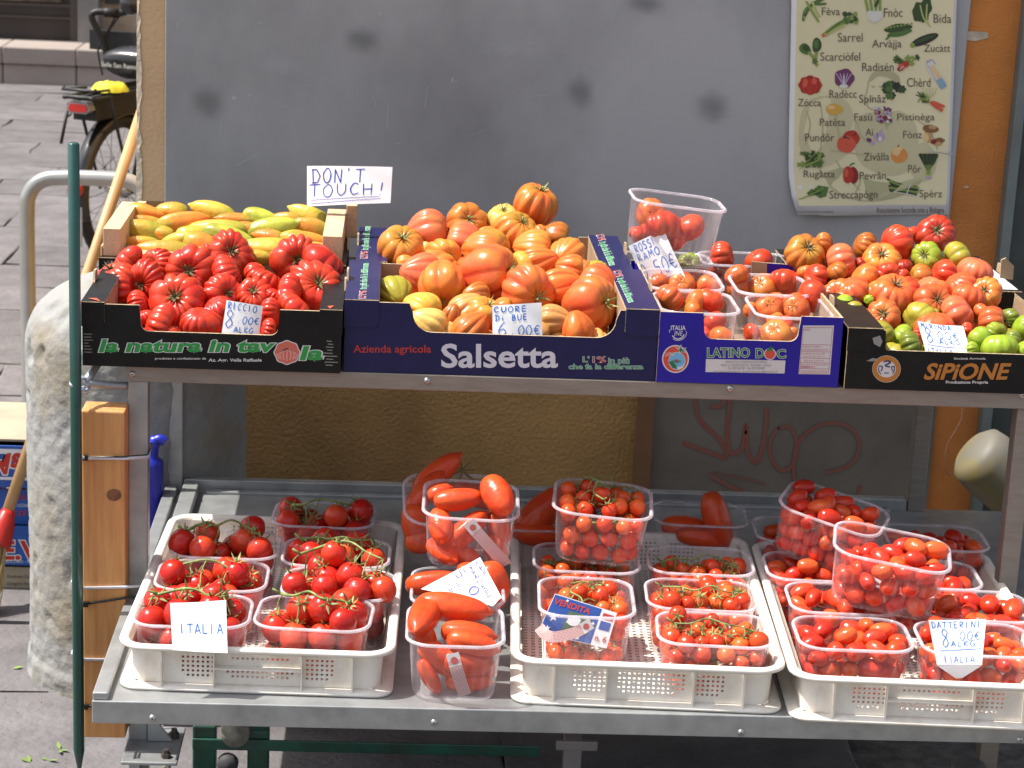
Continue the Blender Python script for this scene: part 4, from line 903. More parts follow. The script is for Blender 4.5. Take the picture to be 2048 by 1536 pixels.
# --- two navy cartons
YB = 3.30
xa3, xb3 = atY(688, 720, YB).x, atY(1312, 720, YB).x
hB = atY(700, 604, YB).z-TZ; hBm = atY(950, 669, YB).z-TZ
rc = carton_box(xa3, xb3, YB, YB+.295, TZ+.001, hB, hBm, M_NAVY, 'front navy blue carton lettered in white with oxheart tomatoes', (.215,.865), .052, .03)
rd = carton_box(xa3+.010, xb3-.012, YB+.30, YB+.595, TZ+.001, hB-.002, hBm, M_NAVY, 'rear navy blue carton behind the one with white lettering', (.2,.84), .052, .03)
RDP = flat('dull_red', (.42,.03,.02)); WSH = flat('cool_white', (.60,.60,.66)); G2 = flat('signal_green', (.03,.33,.10))
prints(rc, YB, [('Azienda agricola', 707, 862, 705, 690, RDP, .012, 0, 0), ('Salsetta', 884, 1114, 734, 688, WSH, .022, 0, 0),
    ("L'", 1166, 1178, 724, 713, WSH, .045, 0, 0), ("L'", 1166, 1178, 724, 713, G2, .008, 0, .0004), ('1%', 1186, 1211, 725, 713, WSH, .045, 0, 0), ('1%', 1186, 1211, 725, 713, RDP, .008, 0, .0004),
    ('in più', 1217, 1258, 727, 715, WSH, .045, 0, 0), ('in più', 1217, 1258, 727, 715, G2, .008, 0, .0004),
    ('che fa la differenza', 1138, 1286, 738, 728, WSH, .045, 0, 0), ('che fa la differenza', 1138, 1286, 738, 728, G2, .008, 0, .0004)])
# vertical slogan along the ledges, read from the side
def ledge_text(root, q, z, label):
    q = [atZ(x, y, z) for x, y in q]                       # start, end of base line ; start of cap line
    ex = (q[1]-q[0]); ey = (q[2]-q[0])
    for off, m_, d in ((.05, WSH, 0), (.008, G2, .0004)):
        b = MB(); text_on(b, "in più che fa la differenza", .25, 1, 0, 1, lambda u, v, dd: q[0]+ex*u+ey*v+Vector((0, 0, dd)), off, 0, 0, .0005+d); b.build('slogan', m_, root)
    for off, m_, d in ((.05, WSH, 0), (.008, RDP, .0004)):
        b = MB(); text_on(b, "L'1%", 0, .2, 0, 1, lambda u, v, dd: q[0]+ex*u+ey*v+Vector((0, 0, dd)), off, 0, 0, .0005+d); b.build('slogan', m_, root)
zl = TZ+hB+.0048
ledge_text(rc, [(731, 597), (736, 527), (718, 597)], zl, '')
ledge_text(rd, [(734, 517), (740, 453), (721, 517)], zl-.002, '')
ledge_text(rc, [(1228, 543), (1258, 606), (1240, 541)], zl, '')
ledge_text(rd, [(1193, 471), (1220, 532), (1206, 469)], zl-.002, '')

# --- blue carton with punnets
YCn = 3.295
xa4, xb4 = atY(1316, 700, YCn).x, atY(1680, 720, YCn).x
hC = atY(1330, 625, YCn).z-TZ; hCm = atY(1500, 682, YCn).z-TZ
re_ = carton_box(xa4, xb4, YCn, YCn+.40, TZ+.001, hC, hCm, M_BLUE, 'bright blue carton with round tomato logo holding plastic punnets', (.245,.76), .05, .014, ledge=False)
DG = flat('deep_green', (.02,.16,.05)); RC = flat('logo_red', (.6,.07,.04)); SKY = flat('logo_sky', (.15,.42,.65)); LBL = flat('label_grey', (.60,.58,.57)); PK = flat('label_red', (.45,.08,.10)); GT = flat('grey_text', (.22,.21,.21))
prints(re_, YCn, [('LATINO', 1415, 1499, 714, 696, LW, .055, 0, .0002), ('LATINO', 1415, 1499, 714, 696, DG, .012, 0, .0006), ('D', 1512, 1527, 715, 697, LW, .055, 0, .0002), ('D', 1512, 1527, 715, 697, DG, .012, 0, .0006),
   ('C', 1554, 1571, 716, 699, LW, .055, 0, .0002), ('C', 1554, 1571, 716, 699, DG, .012, 0, .0006), ('ITALIA', 1342, 1371, 660, 651, LW, .02, 0, .0002), ('JNE', 1347, 1364, 671, 662, LW, .0, .2, .0002),
   ('LATINO', 1331, 1350, 712, 705, LW, .02, .1, .0012), ('DOC', 1345, 1362, 725, 721, DG, .04, 0, .0014)])
ring = circ(1356, 664, 17, 17)
b = MB()
for a0 in (200, 20): ribbon(b, circ(1356, 664, 17, 17, 12, radians(a0-35+10), radians(a0+120)) if a0 == 20 else circ(1356, 664, 17, 17, 4, radians(175), radians(205)), 1.2, TY(YCn), 0, .0003)
ribbon(b, circ(1356, 664, 13, 14, 14, radians(20), radians(160)), 2.4, TY(YCn), 0, .0003); b.build('emblem', LW, re_)
poly_on(re_, circ(1351, 718, 27, 28), YCn, LW, .0003); poly_on(re_, circ(1351, 718, 24.5, 25.5), YCn, RC, .0005); poly_on(re_, circ(1354, 722, 17, 18), YCn, LW, .0007); poly_on(re_, circ(1354, 722, 16, 17), YCn, SKY, .0009)
poly_on(re_, [(1337,724),(1344,722),(1352,730),(1354,738),(1345,736)], YCn, DG, .0011); poly_on(re_, [(1353,735),(1364,732),(1369,727),(1365,737),(1356,739)], YCn, LW, .0011)
poly_on(re_, circ(1353, 722, 4, 4, 12), YCn, RC, .0013)
poly_on(re_, [(1350,694),(1358,697),(1362,689),(1365,697),(1374,695),(1366,701),(1374,706),(1363,704),(1357,708),(1358,701)], YCn, LW, .0011); poly_on(re_, [(1354,697),(1359,699),(1362,692),(1364,699),(1370,697),(1365,701),(1370,705),(1363,703),(1359,705),(1359,701)], YCn, DG, .0013)
poly_on(re_, circ(1540, 708, 12, 12), YCn, LW, .0004); poly_on(re_, circ(1540, 708, 10, 10), YCn, RC, .0008); poly_on(re_, [(1533,699),(1539,696),(1542,691),(1543,696),(1549,694),(1544,699),(1547,703),(1540,700),(1536,704)], YCn, DG, .0012)
poly_on(re_, [(1412,718),(1571,721),(1569,747),(1411,744)], YCn, LBL, .0004, 'label')
prints(re_, YCn, [('PRODOTTO CONFEZIONATO PRESSO', 1451, 1534, 726, 721.5, GT, 0, .1, .0006), ('MAG. C. COZZO CROCE - PACHINO - SICILIA', 1442, 1542, 732.5, 728, GT, 0, .1, .0006), ('Tel. 0931501987 - Fax 0931596000', 1455, 1529, 738.5, 734, GT, 0, .1, .0006), ('http://www.latinodoc.it - E-mail: latinodoc@latinodoc.it', 1427, 1555, 745, 741, GT, 0, .1, .0006)])
poly_on(re_, [(1606,651),(1668,651),(1660,749),(1597,748)], YCn, LBL, .0004, 'label')
b = MB()
for q in ([(1607,655),(1665,655.5)], [(1607,655),(1599,746)], [(1665,655),(1657,746)], [(1603,689),(1661,690)], [(1602,703),(1660,704)], [(1601,716),(1659,717)], [(1600,725),(1658,726)], [(1599,737),(1657,738)], [(1599,746),(1657,746.5)], [(1630,726),(1629,737)]): ribbon(b, q, .9, TY(YCn), 0, .0006)
b.build('label_rules', PK, re_)
prints(re_, YCn, [('LOTTO', 1608, 1620, 661, 658, PK, .02, 0, .0006), ('PRODOTTO VARIETA', 1606, 1642, 695, 692, PK, .0, 0, .0006), ('POMODORI CAMPOLISCI CAL. 82', 1605, 1656, 701, 698, PK, 0, 0, .0006), ('CILIEGINO CAT. CAL. HOY', 1605, 1650, 709, 706, PK, 0, 0, .0006), ('PESO GR. 250 - CAT. 11', 1607, 1648, 714.5, 712, PK, 0, 0, .0006),
   ('5000 250 g  Tomb. 40%', 1608, 1648, 722.5, 720, PK, 0, 0, .0006), ('REG. OPER. N.', 1602, 1626, 730, 728, PK, 0, 0, .0006), ('00000015', 1602, 1626, 735.5, 732, PK, .02, 0, .0006), ('CERTIF. 2234 H', 1632, 1655, 731, 728, PK, 0, 0, .0006), ('ZONA DI PRODUZ. ITALIA SICILIA', 1602, 1655, 744, 741, PK, 0, 0, .0006)])
# cut open corner tabs of the blue carton
for (q, Y) in ([(1262,520),(1312,528),(1340,528),(1340,560),(1312,556),(1262,550)], 3.69), ([(1503,523),(1533,526),(1590,530),(1592,549),(1533,546),(1503,560)], 3.68):
    b = MB(); b.plate([(i, 0) for i in range(0)] or [(x, y) for x, y in q], lambda u, v, d, Y=Y: atY(u, v, Y)+Vector((0, d, 0)), .004, 0, 1, 2); b.build('torn_corner', [M_BLUE, M_EDGE, M_KRAFT], re_)
for (q, Y) in (([(1312,528),(1340,528),(1340,560),(1312,556)], 3.687), ([(1503,523),(1534,526),(1534,546),(1503,560)], 3.677)):
    b = MB(); b.plate(q, lambda u, v, d, Y=Y: atY(u, v, Y)+Vector((0, d, 0)), .002, 0, 0, 0); b.build('torn_corner', M_KRAFT, re_)

# --- black "Sipione" cartons
YD = 3.29
xa5 = atY(1692, 730, YD).x
hD = atY(1700, 660, YD).z-TZ; hDm = atY(1900, 706, YD).z-TZ
rf = carton_box(xa5, xa5+.40, YD, YD+.295, TZ+.001, hD, hDm, M_BLACK, 'front black carton with orange brush lettering holding green and red tomatoes', (.15,.86), .055, .006)
xa6 = atY(1600, 600, 3.62).x
rg = carton_box(xa6, xa6+.375, 3.59, 3.885, TZ+.001, hD+.002, hDm, M_BLACK, 'rear black carton at the right end of the upper shelf', (.2,.8), .05, .006)
OG = flat('ochre_orange', (.45,.17,.025)); CW = flat('cream_white', (.6,.57,.55)); NB = flat('night_blue', (.03,.03,.12))
prints(rf, YD, [('SiPiONE', 1848, 2012, 758, 727, OG, .03, .33, 0), ('Società Agricola', 1908, 1971, 719, 715, CW, .02, 0, 0), ('Produzione Propria', 1892, 1976, 767, 761.5, CW, .03, 0, 0)])
poly_on(rf, circ(1773, 738, 28.5, 27), YD, CW, .0003); poly_on(rf, circ(1773, 738, 27.8, 26.3), YD, OG, .0005); poly_on(rf, circ(1773, 738, 19, 17), YD, CW, .0007)
b = MB()
for st, w_ in (([(1767,724),(1775,722),(1781,725),(1770,731),(1780,734)],3.2),([(1757,733),(1765,733),(1762,743)],2.4),([(1790,733),(1783,734),(1786,743)],2.4),(circ(1773,738,16,14,10,radians(130),radians(200)),2),(circ(1773,738,16,14,10,radians(-20),radians(50)),2),([(1768,746),(1778,746)],2)): ribbon(b, catm(st, 3), w_, TY(YD), 0, .0010)
b.build('logo', NB, rf)
b = MB(); b.add([atY(x, y, YD-.0026) for x, y in ((1745,676),(1760,671),(1765,683),(1760,694),(1748,688))], [(0,1,2,3,4)]); b.build('scuff', flat('scuff2', (.25,.25,.24)), rf); b = MB(); b.add([atY(x, y, YD-.0006) for x, y in ((1733,722),(1745,716),(1757,718),(1745,723))], [(0,1,2,3)]); b.build('scuff', flat('scuff2', (.25,.25,.24)), rf)
# liner paper and kraft flap at the back right
b = MB(); b.box((xa6+.30, 3.60, TZ+hD+.006), (xa6+.372, 3.86, TZ+hD+.0075)); b.build('liner_paper', mat('liner', (.62,.62,.66), .8), rg)
b = MB(); q = [(2000,556),(2003,520),(2012,516),(2028,532),(2026,560)]; b.plate(q, lambda u, v, d: atY(u, v, 3.66)+Vector((0, d, 0)), .004, 2, 1, 0); b.build('open_flap', [M_BLACK, M_EDGE, M_KRAFT], rg)

# ------------------------------------------------------------ heaps of big tomatoes
def lin(y0, Y0, y1, Y1): return lambda x, y: Y0+(Y1-Y0)*(y-y0)/(y1-y0)
E_ = 'scarlet'
ric = [(355,745,190,E_),(265,860,262,E_,215,730),(545,765,215,E_,495,755),(315,940,205,E_),(480,880,240,E_,435,915),(770,805,330,E_,775,818),(690,1010,360,E_,680,962),(1035,690,295,E_,1072,672),
 (1010,830,235,E_),(1205,830,160,E_),(1290,895,200,E_),(985,965,235,E_,1050,952),(1190,965,220,E_,1202,930),(1475,725,300,E_,1502,742),(1660,765,272,E_),(1430,965,220,E_),(1620,920,325,E_,1645,872),
 (575,1165,235,E_),(840,1165,245,E_),(960,1060,190,E_),(1310,1080,175,E_),(1470,1060,200,E_),(1290,1200,130,E_),(420,1030,170,E_),(470,1120,120,E_),(150,960,120,E_),(1330,975,110,E_),(880,700,120,E_),(1200,1120,130,E_)]
heap_tomatoes(ric, 150, 300, 3.3386, lin(655, 3.345, 510, 3.60), 'ribbed tomato', RICCIO, CAL_R, 'scarlet ribbed tomatoes in the black carton', 'left black carton', 5, noun='ribbed_tomato', grow=1.2)
filler(xa+.055, xb-.055, YA+.03, YA+.27, TZ+.030, .026, RICCIO, ['scarlet'], 'scarlet ribbed tomatoes in the black carton', 'scarlet ribbed tomato deep in the black carton under the heap', (6, 4), 'ribbed_tomato')
O_ = 'orange'
cuo = [(1390,250,285,'orange',1462,105),(1190,350,205,'pale',1185,270),(1250,440,285,'yelor',1322,350),(915,362,262,O_,957,342),(670,440,272,'pink'),(745,370,70,'yelor',755,350),(465,545,292,'yelor',505,462),(915,500,245,'pink'),
 (1425,440,130,O_,1457,458),(1545,445,165,'brown'),(1075,445,110,'yelor'),(1390,535,235,'yelor'),(1065,560,300,'yelor',1215,575),(1610,585,225,'yelor'),(1430,650,235,O_),(1330,665,205,'yellow',1250,640),(770,580,232,'yelor',822,605),
 (640,545,110,'pale'),(620,720,255,'pink'),(760,780,300,O_,765,905),(1075,722,385,'redor',1245,690),(1575,795,245,O_),(1345,835,335,'redor',1425,880),(1765,922,335,'redor',1890,905),(1825,800,255,'redor'),(1640,680,185,O_),
 (430,845,225,'olive'),(625,955,235,'yellow',735,1020),(660,1070,235,'pale'),(935,965,235,'tan'),(1050,995,225,'yelor',1090,910),(960,1095,245,O_),(1530,1050,235,'tan'),(1685,1090,215,O_),(830,1005,160,'brown'),(1820,690,130,'olive'),
 (1000,860,170,'brown'),(1180,960,160,'orange'),(1250,1090,170,'orange'),(1420,1110,150,'tan'),(520,650,120,'yelor'),(1740,690,130,'orange')]
heap_tomatoes(cuo, 660, 340, 3.413, lambda x, y: max(3.35, min(3.80, 3.36+(660-y)*.0019)), 'oxheart tomato', HEART, CAL_H, 'oxheart tomatoes heaped in the navy cartons', 'navy cartons', 6, noun='oxheart_tomato')
filler(xa3+.06, xb3-.06, YB+.03, YB+.28, TZ+.034, .032, HEART, ['yelor','orange','tan'], 'oxheart tomatoes heaped in the navy cartons', 'orange oxheart tomato deep in the navy cartons under the heap', (6, 3), 'oxheart_tomato')
filler(xa3+.06, xb3-.06, YB+.34, YB+.57, TZ+.044, .036, HEART, ['yelor','orange','tan'], 'oxheart tomatoes heaped in the navy cartons', 'orange oxheart tomato deep in the navy cartons under the heap', (5, 3), 'oxheart_tomato')
filler(xa3+.12, xb3-.15, YB+.25, YB+.55, TZ+.10, .036, HEART, ['yelor','orange','redor'], 'oxheart tomatoes heaped in the navy cartons', 'orange oxheart tomato inside the heap of the navy cartons', (4, 3), 'oxheart_tomato')
mir = [(180,385,272,'brown',203,332),(320,325,160,'brown'),(450,445,262,'pink'),(620,335,192,'brown'),(855,325,262,'red'),(965,245,120,'red'),(1140,258,275,'dkred',1125,215),(740,445,275,O_,722,372),(1080,412,215,'green',1025,396),
 (1300,425,222,'olive'),(260,560,185,'red'),(415,530,165,'brown'),(590,465,90,'dkred'),(905,485,120,'dkred'),(620,575,205,O_),(530,675,235,'redor'),(815,692,322,'redor',845,575),(790,550,175,'red',790,570),(900,560,110,'red'),(1030,575,205,'brown'),
 (1200,545,212,'red'),(1420,525,245,'pink'),(1095,655,205,'pink'),(1310,645,242,'redor'),(1500,690,235,O_,1465,645),(1370,715,232,'redor'),(1110,755,265,'redor',1150,718),(1300,835,255,'pink'),(460,785,175,'green'),(545,855,205,'olive'),
 (650,735,75,'green'),(760,855,242,'redor',730,820),(1020,865,235,'olive'),(1130,835,80,'olive'),(755,985,195,'olive'),(890,990,155,'green'),(960,1065,195,'dkgreen'),(1140,935,262,'redor'),(1560,905,255,'redor',1690,880),(1680,860,140,'dkgreen'),
 (1785,935,180,'green'),(1460,1030,205,'green'),(1600,1085,250,'green'),(1580,980,165,'green',1615,995),(1700,1035,155,'dkgreen'),(1010,985,110,'red'),(1370,955,110,'red'),(1790,1095,130,'green'),(1410,1095,110,'green'),(180,525,110,'orange'),(1240,1010,200,'redor'),(1480,820,130,'redor'),(660,1040,120,'green')]
heap_tomatoes([m for m in mir if m[2] > 0], 1560, 400, 3.658, lin(695, 3.345, 470, 3.76), 'ribbed tomato', MIR, CAL_M, 'mixed green and red ribbed tomatoes in the right cartons', 'right black cartons', 6, noun='ribbed_tomato')
filler(xa5+.06, xa5+.34, YD+.03, YD+.28, TZ+.032, .03, MIR, ['green','olive','redor'], 'mixed green and red ribbed tomatoes in the right cartons', 'greenish ribbed tomato deep in the right black cartons under the heap', (5, 3), 'ribbed_tomato')
filler(xa6+.05, xa6+.32, 3.63, 3.86, TZ+.044, .036, MIR, ['brown','red','redor'], 'mixed green and red ribbed tomatoes in the right cartons', 'reddish ribbed tomato deep in the rear black carton under the heap', (5, 3), 'ribbed_tomato')
filler(xa6+.03, xa6+.30, 3.50, 3.80, TZ+.095, .033, MIR, ['brown','red','redor'], 'mixed green and red ribbed tomatoes in the right cartons', 'reddish ribbed tomato inside the heap of the rear black carton', (5, 3), 'ribbed_tomato')
# stickers on two scarlet tomatoes
for (u, v, d, lb) in ((1402,950,42,'small round blue sticker on the front right scarlet tomato'),(865,1090,52,'small blue sticker on the front scarlet tomato left of the price sign')):
    x_, y_ = 150+u/3.3386, 300+v/3.3386
    Y_ = lin(655, 3.345, 510, 3.60)(x_, y_)-.032; p = atY(x_, y_, Y_); r_ = d*mpp(p)/3.3386
    nrm_ = (CU*.45-CF).normalized()
    q = nrm_.to_track_quat('Z', 'Y').to_matrix().to_4x4()
    b = MB(); vs = [(0,0,.0016)]
    for kr in (1, 2):
        for k in range(20): vs.append((r_*kr/2*cos(2*pi*k/20), r_*kr/2*.78*sin(2*pi*k/20), .0016-.0016*(kr/2)**2))
    b.add([Matrix.Translation(p) @ q @ Vector(v_) for v_ in vs], [(0, 1+k, 1+(k+1) % 20) for k in range(20)]+[(1+k, 21+k, 21+(k+1) % 20, 1+(k+1) % 20) for k in range(20)], 0, True)
    o = b.build('sticker', mat('sticker_blue', (.25,.55,.75), .4)); setp(o, lb, 'sticker')
# long yellow-green tomatoes
horn = [(480,425,235,115,15,'orange'),(650,412,205,110,8,'yelor'),(925,418,300,125,20,'yellow'),(1245,455,245,105,14,'green'),(1560,438,262,105,22,'yellow'),(470,478,220,70,10,'orange'),(710,492,325,135,-13,'orange'),(465,548,350,135,12,'olive'),
 (960,528,380,125,4,'yellow'),(1310,532,330,135,-13,'green'),(1575,518,235,115,18,'yelor'),(1070,468,240,80,6,'orange'),(1020,575,340,115,14,'green'),(430,618,250,75,4,'yelor'),(700,602,235,95,-8,'yellow'),(850,632,240,135,14,'orange'),
 (590,667,350,115,4,'yelor'),(1300,582,215,90,12,'orange'),(1540,600,262,95,4,'yelor'),(1285,658,345,130,4,'yellow'),(1480,695,300,95,4,'yelor'),(1620,652,160,70,4,'yelor'),(350,485,140,80,10,'olive'),(1180,720,240,90,3,'yelor'),(840,700,260,90,-4,'yelor'),
 (560,560,200,90,6,'yelor'),(1130,530,160,90,10,'orange'),(780,560,200,90,-5,'olive'),(1440,590,200,90,-5,'yellow'),(1420,470,200,90,8,'yelor')]
fl = []
HCOL = dict(orange=(.70,.19,.03,.75), yelor=(.68,.26,.035,.85), yellow=(.62,.36,.05,.9), green=(.38,.42,.05,.95), olive=(.45,.30,.035,1.0))
for k, (u, v, L, th, an, c) in enumerate(horn):
    x_, y_ = 150+u/3.3386, 300+v/3.3386
    Y_ = 3.63+(515-y_)*.0023; p = atY(x_, y_, Y_); s = mpp(p)/3.3386
    sg = 1 if k % 3 else -1; ax = (CR*cos(radians(an))-CU*sin(radians(an)))*sg+CF*random.uniform(-.12, .12)
    r_ = th*s/2*1.42; ln_ = L*s/2*1.04/(2.25*r_)
    o = place(random.choice(HORN), p, r_, ax, random.uniform(0, 6), HCOL[c], 'horn_tomato', sc=(1, 1, ln_)); fl.append((y_, x_, o, c, an))
fl.sort(key=lambda t: t[0])
RN = ['back', 'second', 'middle', 'fourth', 'front']
ON = ['leftmost', 'second from left', 'third from left', 'fourth from left', 'fifth from left', 'rightmost']
for rk in range(5):
    rw = sorted(fl[rk*6:(rk+1)*6], key=lambda t: t[1])
    for k, t in enumerate(rw): setp(t[2], f'long {WORD[t[3]]} pointed tomato, {ON[k]} in {RN[rk]} row, wooden crate', 'tomato', 'long yellow green tomatoes in the wooden crate')

# ------------------------------------------------------------ signs on the upper shelf
def shp(q, Y): return [atY(x, y, (Y[i] if isinstance(Y, (list, tuple)) else Y)) for i, (x, y) in enumerate(q)]
sheet('sign', shp([(614,413),(781,406),(785,334),(614,332)], [3.80,3.80,3.82,3.82]), .006, 'white hand-lettered DON\'T TOUCH sign on the right corner of the wooden crate',
      [("DON'T", .05, .70, .58, .93, ), ("TOUCH!", .02, .97, .24, .54)], ink=M_INK, w=.014, lines=[(.04,.15,.86,.19),(.04,.06,.88,.13)])
PS = 'hand-written price signs'
sheet('price_sign', shp([(441,683),(516,684),(526,612),(453,600)], [3.325,3.325,3.335,3.335]), .003, 'white price sign reading RICCIO 8.00 among the scarlet tomatoes', [("RICCIO", .05, .88, .80, .97), ("8", .02, .34, .36, .76), (".00€", .34, .98, .48, .66), ("ALKG", .30, .86, .24, .38)], PS, w=.024, lines=[(.02,.19,.95,.15)])
sheet('price_sign', shp([(985,675),(1085,678),(1083,605),(985,611)], [3.325,3.325,3.335,3.335]), .003, 'white price sign reading CUORE DI BUE 6.00 in front navy carton', [("CUORE", .02, .72, .78, .94), ("Di BUE", .05, .72, .53, .70), ("6", .10, .34, .08, .44), (".00€", .34, .98, .12, .38)], PS, w=.02)
sheet('price_sign', shp([(1300,600),(1381,578),(1327,459),(1257,492)], [3.66,3.62,3.66,3.68]), .002, 'tilted white price sign reading ROSSI RAMO leaning on the tall punnet', [("ROSSI", .12, .72, .84, .97), ("RAMO", .10, .72, .68, .80), ("0.50€", .05, .98, .38, .62)], PS, w=.02, lines=[(.45,.28,.95,.27)])
sheet('price_sign', shp([(1853,709),(1942,711),(1926,652),(1835,642)], [3.33,3.33,3.36,3.36]), -.006, 'white price sign reading 8.00 ITALIA among the green and red tomatoes', [("MIRINDA", .05, .75, .84, .98), ("8", .08, .32, .42, .84), ("00€", .38, .88, .55, .78), ("ALKG", .38, .86, .38, .52), ("ITALIA", .04, .66, .04, .22)], PS, w=.018, lines=[(.1,.32,.95,.25)])
# ------------------------------------------------------------ cream trays
def rr_outline(w, l, r, n=6):
    pts = []
    for (cx, cy, a0) in ((w/2-r, l/2-r, 0), (-w/2+r, l/2-r, pi/2), (-w/2+r, -l/2+r, pi), (w/2-r, -l/2+r, 3*pi/2)):
        for k in range(n+1): a = a0+pi/2*k/n; pts.append((cx+r*cos(a), cy+r*sin(a)))
    return pts
def loft(mb, rings, mi=0, smooth=True, cap0=False, cap1=False):
    n = len(rings[0]); vs = [p for r in rings for p in r]
    fs = [(i*n+k, i*n+(k+1) % n, (i+1)*n+(k+1) % n, (i+1)*n+k) for i in range(len(rings)-1) for k in range(n)]
    mb.add(vs, fs, mi, smooth)
    if cap0: mb.add(rings[0], [tuple(range(n))[::-1]], mi)
    if cap1: mb.add(rings[-1], [tuple(range(n))], mi)
TW, TL, TH = .405, .605, .070
def lattice(x0, x1, z0, z1, holes, T, c=.0036):
    """plate of cells, a cell is left out where it is a hole ; T(x,z,d)"""
    mb = MB(); nx = int(round((x1-x0)/c)); nz = int(round((z1-z0)/c)); idx = {}
    solid = lambda i, j: 0 <= i < nx and 0 <= j < nz and not holes(i, j, nx, nz)
    vs = []; fs = []
    def V(i, j, d):
        k = (i, j, d)
        if k not in idx: idx[k] = len(vs); vs.append(T(x0+(x1-x0)*i/nx, z0+(z1-z0)*j/nz, d*.0018))
        return idx[k]
    # merge runs of solid cells in a row where possible
    for j in range(nz):
        for i in range(nx):
            if not solid(i, j): continue
            fs.append((V(i,j,0), V(i+1,j,0), V(i+1,j+1,0), V(i,j+1,0))); fs.append((V(i,j+1,1), V(i+1,j+1,1), V(i+1,j,1), V(i,j,1)))
            for (di, dj, a, b) in ((1,0,(i+1,j),(i+1,j+1)),(-1,0,(i,j+1),(i,j)),(0,1,(i+1,j+1),(i,j+1)),(0,-1,(i,j),(i+1,j))):
                if not solid(i+di, j+dj): fs.append((V(*a,0), V(*a,1), V(*b,1), V(*b,0))[::-1])
    mb.add(vs, fs); return mb
def front_holes(kind):
    def f(i, j, nx, nz):
        if i % 2 == 0 or j % 2 == 0: return False
        x = i/nx; z = j/nz
        def blk(a, b, c, d):
            if not (a < x < b and c < z < d): return False
            ea = 1.6/nx; ec = 1.6/nz                                   # rounded corners of each patch
            return not ((x < a+ea or x > b-ea) and (z < c+ec or z > d-ec))
        if blk(.165, .315, .16, .86) or blk(.70, .85, .16, .86): return True
        if kind == 0: return blk(.355, .66, .60, .90) or blk(.355, .66, .12, .42)
        return blk(.355, .66, .14, .88)
    return f
tray_cache = {}
def tray(cx, cy, rz, kind, label):
    root = empty('plastic_tray', (cx, cy, BZ+.001), label, 'tray', 'cream plastic trays on the lower shelf'); root.rotation_euler.z = rz
    bpy.context.view_layer.update()
    def add(name, mb, mats=M_TRAY, bevel=0):
        key = (name, kind if 'panel' in name else 0, mb if isinstance(mb, str) else None)
        o = bpy.data.objects.new(name, mb.mesh(name, mats) if isinstance(mb, MB) else mb); COL.objects.link(o); o.parent = root; return o
    if kind not in tray_cache:
        L = []
        # rim: rolled flange
        prof = [(0, -.0), (.004, .0025), (.010, .003), (.0135, .001), (.0145, -.004), (.0125, -.0045)]
        b = MB(); rings = []
        for (o_, dz_) in [(-.0015,-.012)]+prof: rings.append([(x, y, TH-.003+dz_) for x, y in rr_outline(TW-.029+2*o_, TL-.029+2*o_, .03+o_)])
        loft(b, rings); L.append(('rim', b))
        # base ledge
        b = MB(); rings = [[(x, y, z) for x, y in rr_outline(w_, l_, r_)] for (w_, l_, r_, z) in ((TW-.04,TL-.04,.02,.006),(TW-.03,TL-.03,.022,.0065),(TW-.006,TL-.006,.028,.004),(TW-.006,TL-.006,.028,.0),(TW-.03,TL-.03,.02,0))]
        loft(b, rings); L.append(('base_ledge', b))
        W2_, L2_ = TW-.036, TL-.036; c_ = .022; z0, z1 = .0065, TH-.006
        for (nm, sgn) in (('front_panel', -1), ('back_panel', 1)):
            L.append((nm, lattice(-W2_/2+c_, W2_/2-c_, z0, z1, front_holes(kind), lambda x, z, d, s=sgn: (x, s*(L2_/2)-s*(1-z/TH)*.003-s*d, z))))
        for s in (-1, 1):
            b = MB(); b.add([(s*(W2_/2-.003), -L2_/2+c_, z0), (s*(W2_/2-.003), L2_/2-c_, z0), (s*W2_/2, L2_/2-c_, z1), (s*W2_/2, -L2_/2+c_, z1)], [(0,1,2,3)])
            b.add([(s*(W2_/2-.005), -L2_/2+c_, z0), (s*(W2_/2-.005), L2_/2-c_, z0), (s*(W2_/2-.002), L2_/2-c_, z1), (s*(W2_/2-.002), -L2_/2+c_, z1)], [(3,2,1,0)]); L.append(('side_panel', b))
        for sx in (-1, 1):
            for sy in (-1, 1):
                b = MB(); vs = []
                for z, ins in ((z0, .003), (z1, 0)):
                    for k in range(7):
                        a = pi/2*k/6; vs.append((sx*(W2_/2-c_-ins+c_*cos(a)), sy*(L2_/2-c_-ins+c_*sin(a)), z))
                b.add(vs, [(k, k+1, 8+k, 7+k) for k in range(6)], 0, True); L.append(('corner', b))
        # ribs on front and back
        for sy in (-1, 1):
            for fx in (.13, .335, .68, .88):
                x = -W2_/2+W2_*fx; y0_, y1_ = sy*(L2_/2-.001), sy*(TL/2-.006)
                b = MB(); b.box((x-.001, min(y0_, y1_), .0045), (x+.001, max(y0_, y1_), TH-.004)); L.append(('rib', b))
            if kind == 0:
                x0_, x1_ = -W2_/2+W2_*.335+.0012, -W2_/2+W2_*.68-.0012
                b = MB(); b.box((x0_, min(y0_, y1_), .034), (x1_, max(y0_, y1_), .0365)); L.append(('rib', b))
        fl_ = lattice(-W2_/2, W2_/2, -L2_/2, L2_/2, lambda i, j, nx, nz: i % 2 and j % 2 and 0 < i < nx-1 and 0 < j < nz-1, lambda x, y, d: (x, y, .006-d), c=.0058)
        L.append(('floor_grid', fl_))
        tray_cache[kind] = [(n, b.mesh(n, M_TRAY)) for n, b in L]
    for n, me in tray_cache[kind]:
        o = bpy.data.objects.new(n, me); COL.objects.link(o); o.parent = root
    return root
t1 = tray(-.174, 3.242, -.028, 0, 'cream plastic tray at the left with seven punnets of vine tomatoes')
t2 = tray(.402, 3.219, -.046, 1, 'cream plastic tray in the middle with small orange cherry tomatoes')
t3 = tray(.808, 3.180, -.050, 0, 'cream plastic tray at the right with small oval tomatoes')

